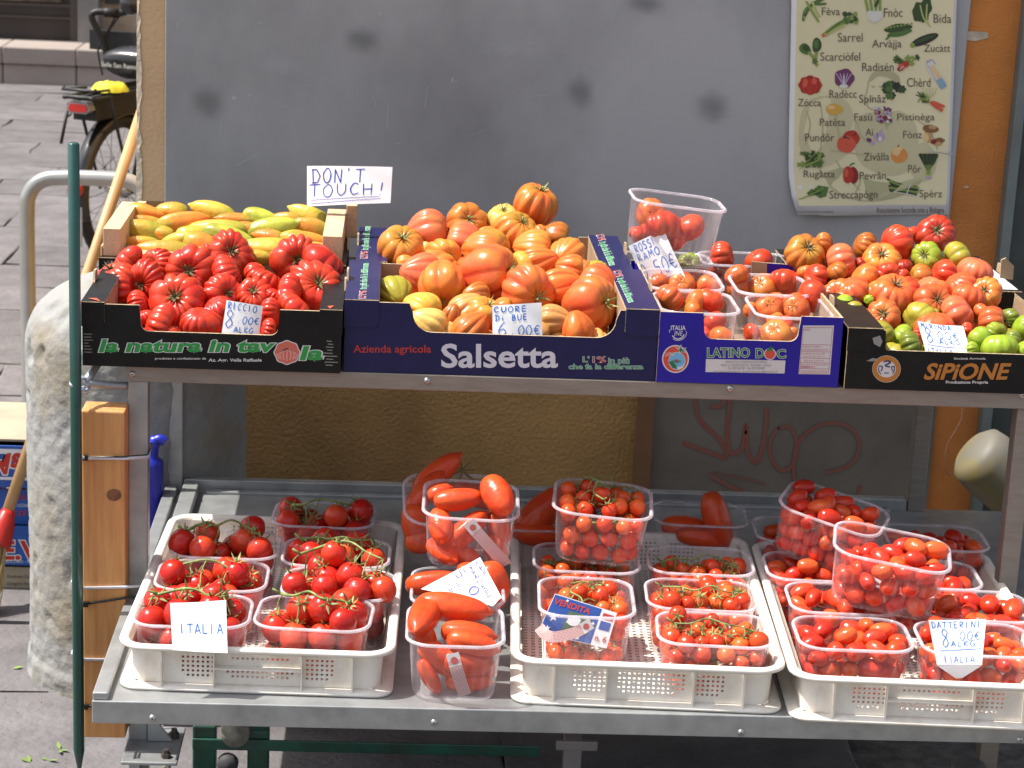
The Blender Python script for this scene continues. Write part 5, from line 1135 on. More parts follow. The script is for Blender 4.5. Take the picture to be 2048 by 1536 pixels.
# ------------------------------------------------------------ clear punnets
PW, PL, PH = .178, .142, .087
def punnet_meshes():
    n = 26
    def ring(sc, z, out=0, rib=0, wav=0):
        base = rr_outline((PW-.014)*sc+2*out, (PL-.014)*sc+2*out, .034*sc+out, 8); res = []
        # resample evenly
        P = base+[base[0]]; Ls = [0]
        for i in range(len(base)): Ls.append(Ls[-1]+sqrt((P[i+1][0]-P[i][0])**2+(P[i+1][1]-P[i][1])**2))
        N = 144; j = 0
        for k in range(N):
            s = Ls[-1]*k/N
            while Ls[j+1] < s: j += 1
            t = (s-Ls[j])/(Ls[j+1]-Ls[j]+1e-9); x = P[j][0]*(1-t)+P[j+1][0]*t; y = P[j][1]*(1-t)+P[j+1][1]*t
            l = sqrt(x*x+y*y); m_ = rib if k % 4 < 2 else -rib
            res.append((x*(1-m_/l), y*(1-m_/l), z))
        return res
    b = MB()
    rings = [ring(.55, .002), ring(.80, .0), ring(.86, .0015), ring(.885, .006), ring(.895, .010, rib=.0006), ring(.92, .030, rib=.0008), ring(.945, .050, rib=.0008), ring(.957, .058, rib=.0006), ring(.962, .062), ring(.985, .078), ring(1.0, PH-.003), ring(1.0, PH-.001)]
    loft(b, rings, cap0=True); body = b.mesh('punnet_body', M_CLR)
    b = MB(); rings = [ring(1.0, PH-.0035, -.0003), ring(1.0, PH, .0005), ring(1.0, PH+.0008, .0022), ring(1.0, PH, .0046), ring(1.0, PH-.0022, .0052), ring(1.0, PH-.0032, .0048), ring(1.0, PH-.0014, .0038), ring(1.0, PH-.001, .001)]
    loft(b, rings); rim = b.mesh('rim', M_RIM)
    return body, rim
PB, PR = punnet_meshes()
def pmat(x, y, z, rz=0, rx=0, ry=0, sc=(1,1,1)):
    return Matrix.Translation((x, y, z)) @ Matrix.Rotation(ry, 4, 'Y') @ Matrix.Rotation(rx, 4, 'X') @ Matrix.Rotation(rz, 4, 'Z') @ Matrix.Diagonal((*sc, 1))
def punnet(M, label, group='clear plastic punnets of tomatoes'):
    e = bpy.data.objects.new('plastic_punnet', PB); COL.objects.link(e); e.matrix_world = M
    setp(e, label, 'punnet', group); r = bpy.data.objects.new('rim', PR); r.parent = e; COL.objects.link(r); return e
def pack(n, rr, seed, h=PH, heap=True, sx=PW-.014, sy=PL-.014, bias=(0,0)):
    R = np.random.RandomState(seed); r = R.uniform(rr[0], rr[1], n)
    p = np.stack([R.uniform(-.35, .35, n)*sx, R.uniform(-.35, .35, n)*sy, R.uniform(.01, .05, n)+np.arange(n)*.002], 1)
    for it in range(260):
        p[:, 2] -= .0012 if it < 220 else .0002
        p[:, 0] += bias[0]*.0003; p[:, 1] += bias[1]*.0003
        for _ in range(2):
            d = p[:, None]-p[None]; D = np.sqrt((d**2).sum(2))+np.eye(n); ov = (r[:, None]+r[None])*.985-D; ov[ov < 0] = 0; np.fill_diagonal(ov, 0)
            p += (d/D[:, :, None]*ov[:, :, None]).sum(1)*.42
        t = np.clip(p[:, 2]/h, 0, 1); sc = .87+.12*t; top = p[:, 2] > h*1.05
        hx = sx/2*sc-r-.001+top*.012; hy = sy/2*sc-r-.001+top*.012
        p[:, 0] = np.clip(p[:, 0], -hx, hx); p[:, 1] = np.clip(p[:, 1], -hy, hy); p[:, 2] = np.maximum(p[:, 2], r+.003)
        # rounded corners
        cx = np.abs(p[:, 0])-(hx-.016); cy = np.abs(p[:, 1])-(hy-.016); m_ = (cx > 0) & (cy > 0)
        q = np.sqrt(cx**2+cy**2); over = m_ & (q > .016)
        s_ = np.where(over, .016/np.maximum(q, 1e-6), 1)
        p[:, 0] = np.where(over, np.sign(p[:, 0])*((hx-.016)+cx*s_), p[:, 0]); p[:, 1] = np.where(over, np.sign(p[:, 1])*((hy-.016)+cy*s_), p[:, 1])
    return [(Vector(map(float, p[i])), float(r[i])) for i in range(n)]
def visible(P, M):
    """keep what a passer-by can see: near the walls or with nothing close above"""
    out = []
    for i, (p, r) in enumerate(P):
        above = sum(1 for j, (q, s) in enumerate(P) if j != i and q.z > p.z+r*.4 and (q-p).length < (r+s)*1.15)
        wall = abs(p.x) > (PW/2-.014)-r*2.1 or p.y < -(PL/2-.014)+r*2.1
        if above < 3 or (wall and p.y < PL*.22): out.append((p, r))
    return out
CAM = CC
def curve_pts(a, b, sag): m_ = (a+b)/2+sag; return spline([a, m_, b], 5)
def fill_loose(M, P, meshes, cols, label, grp, noun, cals=None, pc=.12, tilt=None):
    R = random.Random(len(P)*7+int(M.translation.x*1000))
    q = M.to_3x3().normalized()
    W_ = [(M @ p, r) for p, r in P]; seen = set()
    for off in (-.45, 0, .45):                      # leave out what no view from about here could show
        C0 = CC+Vector((off, 0, 0)); tg = W_[0][0]; d0 = (tg-C0).normalized(); ex = d0.cross(Vector((0,0,1))).normalized(); ey = ex.cross(d0)
        scr = [((w-C0).dot(ex)/(w-C0).dot(d0), (w-C0).dot(ey)/(w-C0).dot(d0), (w-C0).length, r/(w-C0).length) for w, r in W_]
        for i, (x, y, dd, rr_) in enumerate(scr):
            free = 0
            for k in range(24):
                q_ = sqrt((k+.5)/24)*rr_*.96; an = k*2.4; sx_, sy_ = x+q_*cos(an), y+q_*sin(an)
                if not any(j != i and s2[2] < dd and (s2[0]-sx_)**2+(s2[1]-sy_)**2 < s2[3]**2 for j, s2 in enumerate(scr)): free += 1
            if free >= 3: seen.add(i)
    P = [P[i] for i in sorted(seen)]
    for (p, r) in P:
        a = R.uniform(0, 6.28); ax = Vector((cos(a), sin(a), R.uniform(-.35, .5)))
        c = R.choice(cols); o = place(R.choice(meshes), M @ p, r*(.93 if meshes is PLUM else 1), q @ ax, R.uniform(0, 6), c, noun, R.choice(cals) if cals and R.random() < pc else None)
        zn = ('left' if p.x < -PW*.17 else 'right' if p.x > PW*.17 else 'centre')+(' front' if p.y < 0 else ' back')
        setp(o, label.replace('oval tomato, ', 'oval tomato, '+zn+', ').replace(' at the ', ' at '), 'tomato', grp)
def fill_vine(M, P, meshes, cols, label, grp, ntr, noun='vine_tomato_truss', stemr=.0017, cals=CAL_S, lift=.012, calsz=1):
    """P split into trusses; each truss is ONE thing: stem with its tomatoes"""
    R = random.Random(len(P)*5+int(M.translation.x*1000)); P = sorted(P, key=lambda t: -t[0].z)
    k_top = [p for p in P]; groups = []
    per = max(1, (len(P)+ntr-1)//ntr)
    for g_ in range(ntr): groups.append(k_top[g_*per:(g_+1)*per])
    for gi, gp in enumerate(groups):
        if not gp: continue
        gp.sort(key=lambda t: t[0].x); zt = max(p.z+r for p, r in gp)
        zs = zt+lift if gi == 0 else max(p.z for p, r in gp)+gp[0][1]*.8
        side = R.choice((-1, 1)); yc = sum(p.y for p, r in gp)/len(gp); xs = [p.x for p, r in gp]
        xa_, xb_ = min(xs)+.004, max(xs)-.004
        main = []
        for k in range(6):
            t = k/5; main.append(Vector((xa_+(xb_-xa_)*t, yc+R.uniform(-.014, .014)+side*.02*sin(t*pi), zs-(.016*abs(t-.5)*2)**1+R.uniform(-.005, .005)-(.004 if gi else 0))))
        ms = spline(main, 5)
        Z = min(p.z for p, r in gp)
        root = empty(noun, M @ Vector((sum(xs)/len(xs), yc, Z-gp[0][1])), (['top', 'lower', 'lowest', 'bottom'][gi] if ntr > 1 else 'single')+' '+label, 'tomato truss', grp)
        bpy.context.view_layer.update()
        b = MB(); b.tube([M @ p for p in ms], [stemr*(1.25-.5*i/len(ms)) for i in range(len(ms))], 6)
        q3 = M.to_3x3().normalized()
        # stalk knuckle
        e0 = ms[0]; b.tube([M @ e0, M @ (e0+Vector((-.012, R.uniform(-.01, .01), .008)))], [stemr*1.3, stemr], 6)
        for (p, r) in gp:
            near = min(ms, key=lambda s_: (s_-p).length+.3*abs(s_.x-p.x-.008)); dv = (near-p)
            ax = dv.normalized(); ax = (ax+Vector((R.uniform(-.35, .35), R.uniform(-.55, .1), .15))).normalized()
            if ax.z < .05: ax.z = .15; ax.normalize()
            far = (near-p).length > r*3.2
            o = place(R.choice(meshes), M @ p, r, q3 @ ax, R.uniform(0, 6), R.choice(cols), 'tomato', None, root)
            c = bpy.data.objects.new('calyx', R.choice(cals)); c.parent = o; COL.objects.link(c); c.rotation_euler.z = R.uniform(0, 6)
            tip = p+ax*r*1.22
            if not far:
                pts = curve_pts(M @ near, M @ tip, q3 @ Vector((R.uniform(-.003,.003), 0, .003)))
                b.tube(pts, [stemr*.62]*len(pts), 5, caps=False)
                b.lathe([(0,-.6*stemr),(stemr*1.15,0),(0,.6*stemr*2)], tuple(pts[len(pts)//2]), 'z', 6)
            else:
                b.tube([M @ tip, M @ (tip+ax*.006+Vector((0,0,.003)))], [stemr*.7, stemr*.6], 5)
        o = b.build('stem', M_STALK, root)

ZT = BZ+.0085                      # punnets stand on the tray floor
def rimpos(x0, x1, yb, yf, zr): return atZ((x0+x1)/2, (yb+yf)/2, zr)
REDV = [(.50,.012,.010,.0), (.54,.018,.012,.03), (.46,.010,.010,.0), (.58,.03,.015,.05)]
ORC = [(.66,.055,.015,.05), (.62,.04,.013,.0), (.70,.08,.018,.1), (.58,.035,.013,.0)]
DAT = [(.56,.028,.014,.0), (.60,.045,.016,.0), (.52,.02,.012,.0), (.64,.07,.02,.05)]
def stand(x0, x1, yb, yf, zb=ZT, rz=0, rx=0, ry=0, sc=(1,1,1)):
    p = rimpos(x0, x1, yb, yf, zb+PH*sc[2])
    if zb == ZT: p.y = max(p.y, 3.030 if p.x < .2 else 3.005 if p.x < .6 else 2.968)
    return pmat(p.x, p.y, zb, rz, rx, ry, sc)
def short(lb):
    a = lb.replace('punnet of ', '').replace('small oval tomatoes', '').replace('larger oval tomatoes', 'larger ones').replace('vine tomatoes', '').replace('cherry trusses', '').replace('cherry tomatoes', '').replace(' the ', ' ').replace('stacked ', '')
    return 'punnet'+' '.join((' '+a).split()).join((' ', '')) if not a.strip().startswith('punnet') else a.strip()
# left tray
left = [((262,508,1183,1268), 24, .02, 0, 'punnet of vine tomatoes at front left of the left tray behind the bent sign', 2), ((503,755,1189,1268), 24, -.05, 0, 'punnet of vine tomatoes at the front right corner of the left tray', 2),
        ((298,552,1110,1189), 21, .02, 0, 'less filled punnet of vine tomatoes in the second row at the left of left tray', 1), ((558,797,1133,1200), 29, -.03, 0, 'heaped punnet of vine tomatoes in the second row at the right of left tray', 2),
        ((350,556,1053,1122), 25, .0, 0, 'punnet of darker vine tomatoes in the third row at the left of left tray', 1), ((557,790,1068,1140), 24, .0, 0, 'punnet of vine tomatoes in the third row at the right of left tray', 2),
        ((535,762,1008,1048), 22, -.02, .0, 'punnet of shaded vine tomatoes at the very back of the left tray', 2)]
for k, (rc_, n, rz, rx, lb, nt) in enumerate(left):
    M = stand(*rc_, rz=rz-.028, rx=rx); punnet(M, lb)
    P = pack(n, (.0195, .0228), 40+k)
    fill_vine(M, P, VINE, REDV, 'truss of vine tomatoes, '+short(lb), 'trusses of red vine tomatoes in the left tray', nt, stemr=.0019, lift=.004)

# long plum tomatoes
def long_plums(M, items, where, grp='long red plum tomatoes between the trays'):
    for (u, v, L, th, an, Y, desc, fw) in items:
        p = atY(u, v, Y); s = mpp(p); r_ = th*s/2*.98; ln_ = L*s/2/(2.05*r_)/max(.35, sqrt(1-fw*fw))
        ax = (CR*cos(radians(an))-CU*sin(radians(an)))*sqrt(1-fw*fw)+CF*fw
        o = place(random.choice(SANM), p, r_, -ax, random.uniform(0, 6), (.60,.045,.014,.05), 'long_plum_tomato', sc=(1,1,min(1.25, max(.75, ln_))))
        setp(o, desc, 'tomato', grp)
SHZ = BZ+.002
KP = stand(803,1019,1205,1292, zb=SHZ, rz=pi/2-.02, sc=(1,1.06,1.06)); punnet(KP, 'front punnet of long plum tomatoes standing directly on the metal shelf')
JP = stand(808,1022,1137,1208, zb=SHZ, rz=pi/2-.02, sc=(1,1.06,1.06)); punnet(JP, 'punnet of long plum tomatoes behind the front one with the tilted price sign')
yK, yJ = KP.translation.y, JP.translation.y
long_plums(None, [(905,1216,150,66,8,yK+.035,'long red plum tomato lying across the top of the front plum punnet',.05), (850,1230,80,72,120,yK+.015,'plump red plum tomato at the left on the front plum punnet pointing forward',-.96),
  (935,1268,112,58,8,yK-.01,'long red plum tomato lying lower in the front plum punnet',.0), (945,1287,110,56,14,yK-.035,'long red plum tomato against the rim of the front plum punnet',.1), (850,1275,55,48,70,yK-.02,'short red plum tomato tip at left in front plum punnet',.3),
  (880,1318,105,62,40,yK-.03,'long red plum tomato slanting behind the checked tape of the front punnet',.2), (930,1325,110,64,8,yK-.035,'long red plum tomato low in the front plum punnet',.1), (935,1362,95,50,2,yK-.035,'long red plum tomato at the bottom of the front plum punnet',.1),
  (858,1352,80,38,62,yK-.045,'slim red plum tomato with green stem at lower left of front plum punnet',.1), (968,1325,80,46,75,yK-.02,'red plum tomato at the right wall of the front plum punnet',.2),
  (870,1165,125,58,-4,yJ+.0,'long red plum tomato lying left of the tilted price sign',.0), (985,1172,90,70,80,yJ+.01,'large red plum tomato right of the tilted price sign',.2), (900,1190,110,50,5,yJ-.01,'red plum tomato under the tilted price sign',.0), (960,1150,100,50,15,yJ+.03,'red plum tomato behind the tilted price sign',.2)], '')
z2 = SHZ+PH+.016
pI = atY(942, 1012, 3.235)
IP = pmat(pI.x, 3.235+.05, z2+.002, pi/2-.03, radians(3), radians(1), (1,1.12,1.04)); punnet(IP, 'upright punnet of plum tomatoes with checked tape stacked above the tilted price sign')
yI = 3.235
pH_ = atY(905, 1045, 3.40)
HP = pmat(pH_.x, 3.415, z2-.035+.0, 0.05, radians(20), radians(2), (1,1,1.15)); punnet(HP, 'shaded punnet leaning at the back behind the upright plum tomato punnet')
long_plums(None, [(915,998,100,50,-6,yI+.015,'orange red plum tomato lying on top of the upright punnet at left',.1), (995,992,75,66,60,yI+.0,'plump orange red plum tomato on top of the upright punnet at right',-.6), (880,985,50,36,-20,yI+.04,'plum tomato half hidden at the top left of the upright punnet',.2),
  (880,1052,66,54,80,yI-.005,'red plum tomato showing its stem scar at the left of the upright punnet',-.6), (930,1062,110,56,-40,yI-.0,'red plum tomato behind the checked tape of the upright punnet',.1), (885,1102,64,52,30,yI-.005,'red plum tomato at lower left of the upright punnet',-.7),
  (925,1112,70,50,20,yI,'dark red plum tomato at the bottom middle of the upright punnet',.4), (990,1100,66,50,70,yI+.01,'red plum tomato at lower right of the upright punnet',.3), (998,1054,66,50,70,yI+.02,'dark red plum tomato at the right wall of the upright punnet',.2),
  (872,950,125,58,-42,3.43,'deep red plum tomato slanting inside the leaning back punnet',.1), (850,985,110,52,-50,3.40,'deep red plum tomato lower in the leaning back punnet',.2), (945,985,110,45,10,3.45,'deep red plum tomato at the back of the leaning punnet',.2), (985,1000,90,40,0,3.44,'dark plum tomato at the right of the leaning punnet',.2),
  (830,1050,70,60,80,3.37,'dark red plum tomato at the lower left of the leaning punnet',.2), (845,1085,60,50,0,3.36,'dark red plum tomato at the bottom of the leaning punnet',.2)], '')
# gap punnet at the back right of it
GP = pmat(atY(1080, 1060, 3.52).x, 3.52, SHZ, 0.02); punnet(GP, 'dark punnet of plum tomatoes behind the tall cherry punnet')
long_plums(None, [(1082,1022,125,72,-42,3.49,'large deep red plum tomato slanting beside the tall cherry punnet',.15), (1075,1068,110,55,10,3.47,'deep red plum tomato lying low beside the tall cherry punnet',.1), (1150,1015,110,60,-20,3.56,'deep red plum tomato behind the tall cherry punnet',.2)], '', 'deep red plum tomatoes in shade at the back')
SP = pmat(atY(1398, 1045, 3.55).x, 3.55, ZT, -.05, 0, 0, (.95,1,1)); punnet(SP, 'back punnet holding two large deep red plum tomatoes in the middle tray')
long_plums(None, [(1372,1055,105,54,6,3.53,'deep red plum tomato lying flat in the back punnet of the middle tray',.1), (1434,1040,125,62,72,3.51,'deep red plum tomato standing on end in the back punnet of the middle tray',.1), (1400,1075,100,45,10,3.50,'deep red plum tomato beneath the standing one in the middle tray',.1)], '', 'deep red plum tomatoes in shade at the back')
for (u, v, lb) in ((925,940,'dried stem inside leaning back punnet'),):
    b = MB(); p = atY(u, v, 3.44)
    for k in range(7):
        a = 2*pi*k/7; b.tube(spline([p, p+CR*.012*cos(a)+CU*.012*sin(a), p+CR*.02*cos(a)+CU*.017*sin(a)+CF*.004], 3), [.0012]*6+[.0005], 5)
    b.tube(spline([p, atY(950, 962, 3.44), atY(972, 960, 3.44)], 4), .0015, 6)
    o = b.build('dry_stem', M_DRY); setp(o, 'dry brown tomato stem standing up in the leaning back punnet', 'stem')

# middle tray: cherry tomatoes on the vine
mid = [('stand', (1063,1282,1150,1236), ZT, pi/2-.05, 0, 0, 80, 'punnet of cherry trusses holding a blue card at the front left of middle tray', 2),
       ('stand', (1305,1552,1216,1300), ZT, -.08, 0, 0, 88, 'punnet of cherry trusses at the front right of the middle tray', 2),
       ('stand', (1283,1520,1155,1222), ZT, -.06, 0, 0, 88, 'punnet of cherry trusses second from the front in the middle tray', 3),
       ('stand', (1300,1500,1082,1158), ZT, -.05, 0, 0, 66, 'half shaded punnet of cherry tomatoes in the third row of middle tray', 1),
       ('stand', (1055,1290,1078,1152), ZT, -.05, 0, 0, 70, 'punnet of cherry tomatoes beneath the tall stacked cherry punnet', 1)]
for k, (_, rc_, zb, rz, rx, ry, n, lb, nt) in enumerate(mid):
    M = stand(*rc_, zb=zb, rz=rz, rx=rx, ry=ry, sc=(1,1.08,1.06) if k == 0 else (1,1,1)); punnet(M, lb); P = visible(pack(n, (.0118, .0150), 60+k), M)
    if k == 0: P = [(p, r) for p, r in P if p.x > -.050 or p.z < .024]      # room for the card behind the front wall
    fill_vine(M, P, CHERRY, ORC, 'truss of cherry tomatoes, '+short(lb), 'cherry tomato trusses in the middle tray', nt, 'cherry_tomato_truss', .0012, lift=.004)
Pm = stand(1055,1290,1078,1152); zM = ZT+PH+.004
pM = atY(1205, 1060, Pm.translation.y-.035)
MP = pmat(pM.x, Pm.translation.y+.03, zM, pi/2-.1, radians(2), radians(3), (1.0,1.18,1.02)); punnet(MP, 'tall stacked punnet heaped with cherry trusses in the middle tray')
P = visible(pack(92, (.0122, .0146), 71), MP)
fill_vine(MP, P, CHERRY, ORC, 'truss of orange red cherry tomatoes in the tall stacked punnet', 'cherry tomato trusses in the stacked punnet', 4, 'cherry_tomato_truss', .0012, lift=.006)

# right tray: small oval tomatoes
rt = [((1578,1832,1228,1304), ZT, -.04, 0, 0, 74, 'punnet of small oval tomatoes at the front left of the right tray'), ((1826,2075,1238,1316), ZT, -.05, 0, 0, 74, 'punnet of small oval tomatoes at the front right of right tray under bent sign'),
      ((1570,1800,1160,1232), ZT, -.05, 0, 0, 72, 'punnet of small oval tomatoes in the second row at the left of right tray'), ((1830,2070,1172,1248), ZT, -.05, 0, 0, 44, 'punnet of larger oval tomatoes, second row, right end of right tray'),
      ((1525,1745,1100,1165), ZT, -.05, 0, 0, 68, 'punnet of small oval tomatoes in the third row at the left of right tray'), ((1745,1957,1112,1182), ZT, -.05, 0, 0, 66, 'punnet of small oval tomatoes in the third row at the right of right tray'),
      ((1497,1720,1025,1092), ZT, -.05, 0, 0, 50, 'shaded punnet of small oval tomatoes at the back left of the right tray'), ((1770,1970,1035,1112), ZT, -.05, 0, 0, 68, 'shaded punnet of small oval tomatoes at the back right of the right tray')]
for k, (rc_, zb, rz, rx, ry, n, lb) in enumerate(rt):
    M = stand(*rc_, zb=zb, rz=rz, rx=rx, ry=ry); punnet(M, lb); P = visible(pack(n, (.0125, .0160) if 'larger' not in lb else (.015, .0175), 80+k), M)
    fill_loose(M, P, PLUM, DAT, 'small red oval tomato, '+short(lb), 'small oval tomatoes in the '+lb.split(' in the ')[-1] if 0 else 'small oval tomatoes in the '+lb, 'oval_tomato', CAL_S, .07)
zV = ZT+PH+.006
def tiltp(cu_, cv_, Y, zb, rz, rx, ry, n, lb, seed, sc=(1,1,1), bias=(0,0)):
    p = atY(cu_, cv_, Y); M = pmat(p.x, Y, zb, rz, rx, ry, sc); punnet(M, lb)
    P = visible(pack(n, (.0125, .0160), seed, bias=bias), M)
    fill_loose(M, P, PLUM, DAT, 'small red oval tomato, '+short(lb), 'small oval tomatoes in the '+lb, 'oval_tomato', CAL_S, .08)
    return M
tiltp(1645, 1075, 3.34, zV-.002, -.40, radians(8), radians(9), 76, 'tilted punnet of small oval tomatoes stacked at the back of right tray', 95)
tiltp(1765, 1145, 3.13, zV+.002, -.20, radians(6), radians(6), 60, 'tilted punnet of small oval tomatoes stacked on top in the right tray centre', 96, (1.05,1,1.04), bias=(1,0))

# punnets in the blue carton on the upper shelf
ZC = TZ+.006
def ribp(rc_, zb, rz, rx, ry, sc, lb, items, Yc=None):
    if Yc: p = atY((rc_[0]+rc_[1])/2, rc_[2], Yc); M = pmat(p.x, Yc, zb, rz, rx, ry, sc)
    else: M = stand(*rc_, zb=zb, rz=rz, rx=rx, ry=ry, sc=sc)
    punnet(M, lb); return M
F1 = ribp((1298,1487,580,627), ZC, pi/2, 0, 0, (.95,.95,1.13), 'front left punnet of round tomatoes inside the blue carton', None)
F2 = ribp((1487,1670,588,637), ZC, pi/2, 0, 0, (.95,.95,1.13), 'front right punnet of round tomatoes inside the blue carton', None)
F3 = ribp((1275,1455,535,582), ZC, pi/2, 0, 0, (.95,.95,1.2), 'second row left punnet of round tomatoes inside the blue carton', None)
F4 = ribp((1450,1632,545,592), ZC, pi/2, 0, 0, (.95,.95,1.2), 'second row right punnet of round tomatoes inside the blue carton', None)
F5 = ribp((1408,1570,495,540), ZC+.012, 0, 0, 0, (.95,.9,1.0), 'back right punnet holding two red tomatoes behind the blue carton', None)
F6 = ribp((1250,1412,500,535), ZC+.012, 0, 0, 0, (.95,.9,1.0), 'back left punnet beneath the tall upright one behind the blue carton', None)
F7 = ribp((1250,1428,450,0), .945, .06, radians(2), radians(6), (.95,.85,1.18), 'tall upright punnet with three red tomatoes on top at the back', None, Yc=3.70)
gR = 'round ribbed tomatoes in the punnets of the blue carton'
def rnd(items, Yf, where, meshes=None):
    for (u, v, d, c, *r_) in items:
        x_, y_ = 1220+u/3.34, 340+v/3.34; Y = Yf(x_, y_); p = atY(x_, y_, Y); rad = d/3.34*mpp(p)/2*1.1
        cal = None; a = random.uniform(0, 6); ax = CR*cos(a)-CF*.3+CU*sin(a)
        if len(r_) > 1: ox, oy = (r_[0]-u)/(d/2), -(r_[1]-v)/(d/2); l = min(.93, sqrt(ox*ox+oy*oy)); ax = CR*ox+CU*oy-CF*sqrt(1-l*l); cal = random.choice(CAL_M)
        o = place(random.choice(meshes or SMOOTH+MIR[:1]), p, rad, ax, random.uniform(0,6), c, 'round_tomato', cal)
        setp(o, f'{WORD[c]} round tomato {r_[-1]}', 'tomato', gR)
F = lambda Y: (lambda x, y: Y)
rnd([(275,300,195,'redor',295,290,'at the top left of the tall upright punnet showing stem'),(345,395,285,'red','large in the middle of the tall upright punnet'),(530,385,190,'red','at the right side of the tall upright punnet'),(440,460,170,'red','low at the bottom of the tall upright punnet'),(180,430,110,'red','at the left wall of the tall upright punnet behind the sign')], F(3.695), '')
rnd([(750,580,200,'red','at the left of the back right punnet'),(995,615,185,'red','at the right of the back right punnet beside the torn corner'),(700,680,120,'dkred','low in the back right punnet')], F(3.78), '')
rnd([(530,625,150,'green',520,600,'beneath the tall upright punnet'),(420,640,110,'red','under the tall punnet behind the sign'),(570,690,130,'red','below the tall punnet in the second row')], F(3.74), '')
rnd([(320,755,135,'redor','at the left end of the second row left punnet'),(475,770,180,'redor',470,745,'in the middle of the second row left punnet'),(665,775,180,'redor','at the right end of the second row left punnet'),(400,850,120,'pink','low in the second row left punnet')], F(3.64), '')
rnd([(850,705,155,'redor','on top at the left of the second row right punnet'),(865,795,155,'redor','lower at the left of the second row right punnet'),(1020,790,190,'orange',985,750,'with open calyx in the second row right punnet'),(1175,755,215,'red','on the right side of the second row right punnet'),(1225,820,150,'redor','at the right wall of the second row right punnet')], F(3.63), '')
rnd([(395,860,205,'redor','at the left end of front left punnet'),(575,885,155,'orange','in the middle of front left punnet'),(665,870,175,'red','at the right of front left punnet'),(550,945,130,'orange','at front of the front left punnet'),(745,1125,165,'orange','at the bottom of front left punnet seen through the cut-out'),(700,1020,155,'red','behind the left edge of the cut-out'),(640,1090,100,'red','low beside the left edge of the cut-out')], lambda x, y: 3.495-(y-590)*.0010, '')
rnd([(1350,835,205,'red','perched on the right corner of the front right punnet'),(1060,928,185,'redor',1065,895,'with dark calyx at the front of front right punnet'),(1240,925,195,'redor',1205,905,'with thin stem in the front right punnet'),(935,935,100,'orange','at left wall of the front right punnet'),(1110,870,120,'redor','at the back of the front right punnet'),
     (1105,1105,205,'orange',1085,1050,'low behind the cut-out of the front right punnet'),(1170,1035,120,'red','in the middle of front right punnet behind the cut-out'),(1100,1000,110,'redor','upper behind the cut-out of front right punnet'),(945,1090,120,'red','at the lower left of the front right punnet'),(1220,1090,80,'orange','at the lower right of the cut-out')], lambda x, y: 3.495-(y-590)*.0010, '')

# ------------------------------------------------------------ signs, tape and card on the lower shelf
sheet('price_sign', shp([(345,1300),(455,1306),(452,1200),(340,1206)], [2.925,2.925,2.96,2.96]), -.004, 'white curled paper sign reading ITALIA over the front left punnet', [("ITALIA", .14, .95, .36, .56)], PS, w=.018, curl=.0)
sheet('price_sign', shp([(842,1178),(985,1212),(1003,1195),(960,1115)], [3.10,3.06,3.07,3.13]), .001, 'tilted white price sign reading SAN MARZANO 5.00 lying among plum tomatoes', [], PS)
o = bpy.context.scene.objects[-1] if False else None
b = MB(); T = TY(3.058)
def slant_hand(mb, txt, x0, y0, x1, y1, h, w, Yp):
    """lettering along a slanted line on the tilted sign"""
    n = len(txt); dx, dy = (x1-x0)/n, (y1-y0)/n; l = sqrt(dx*dx+dy*dy); nx, ny = -dy/l*-1, dx/l*-1
    for i, ch in enumerate(txt):
        for st in HW.get(ch, []):
            q = [(x0+dx*(i+.08+.8*x)+nx*h*y, y0+dy*(i+.08+.8*x)+ny*h*y) for x, y in st]; q = catm(q, 4) if len(q) > 2 else q
            ribbon(mb, q, w, lambda u, v, d: Yp(u, v)-CF*.0012, 0, 0)
sg = [ob for ob in bpy.data.objects if ob.get('label', '').startswith('tilted white price sign reading SAN')][0]
cs = shp([(842,1178),(985,1212),(1003,1195),(960,1115)], [3.10,3.06,3.07,3.13]); nn = (cs[1]-cs[0]).cross(cs[3]-cs[0]).normalized()
def onS(u, v): d = ray(u, v); t = (cs[0]-CC).dot(nn)/d.dot(nn); return CC+d*t-(nn*(-.0018) if nn.dot(CF) < 0 else nn*.0018)
slant_hand(b, "SAN", 946, 1126, 970, 1152, 8, 1.7, onS); slant_hand(b, "MARZANO", 934, 1134, 978, 1198, 8.5, 1.7, onS)
slant_hand(b, "5.0", 908, 1146, 948, 1196, 19, 2.3, onS); slant_hand(b, "AL", 910, 1168, 922, 1184, 8, 1.6, onS); slant_hand(b, "ITAL", 884, 1163, 904, 1194, 9, 1.7, onS)
ribbon(b, [(898,1156), (914,1184)], 1.8, lambda u, v, d: onS(u, v)); b.build('handwriting', M_INK, sg)
sheet('price_sign', shp([(1874,1330),(1964,1330),(1972,1238),(1857,1240)], [2.925,2.925,2.955,2.955]), -.006, 'white bent price sign reading 8.00 ITALIA over the right tray front punnet', [("DATTERINI", .03, .95, .82, .96), ("8", .18, .38, .42, .80), (".00€", .40, .95, .56, .74), ("ALKG", .36, .86, .42, .54), ("ITALIA", .18, .86, .06, .22)], PS, w=.016, lines=[(.12,.32,.97,.36)])
b = MB(); q = [(1874,1331),(1964,1331),(1925,1356),(1912,1357)]; b.add([atY(x, y, 2.924) for x, y in q], [(0,1,2,3)]); b.build('folded_tip', M_PAPER, [ob for ob in bpy.data.objects if ob.get('label', '').startswith('white bent price sign')][0])
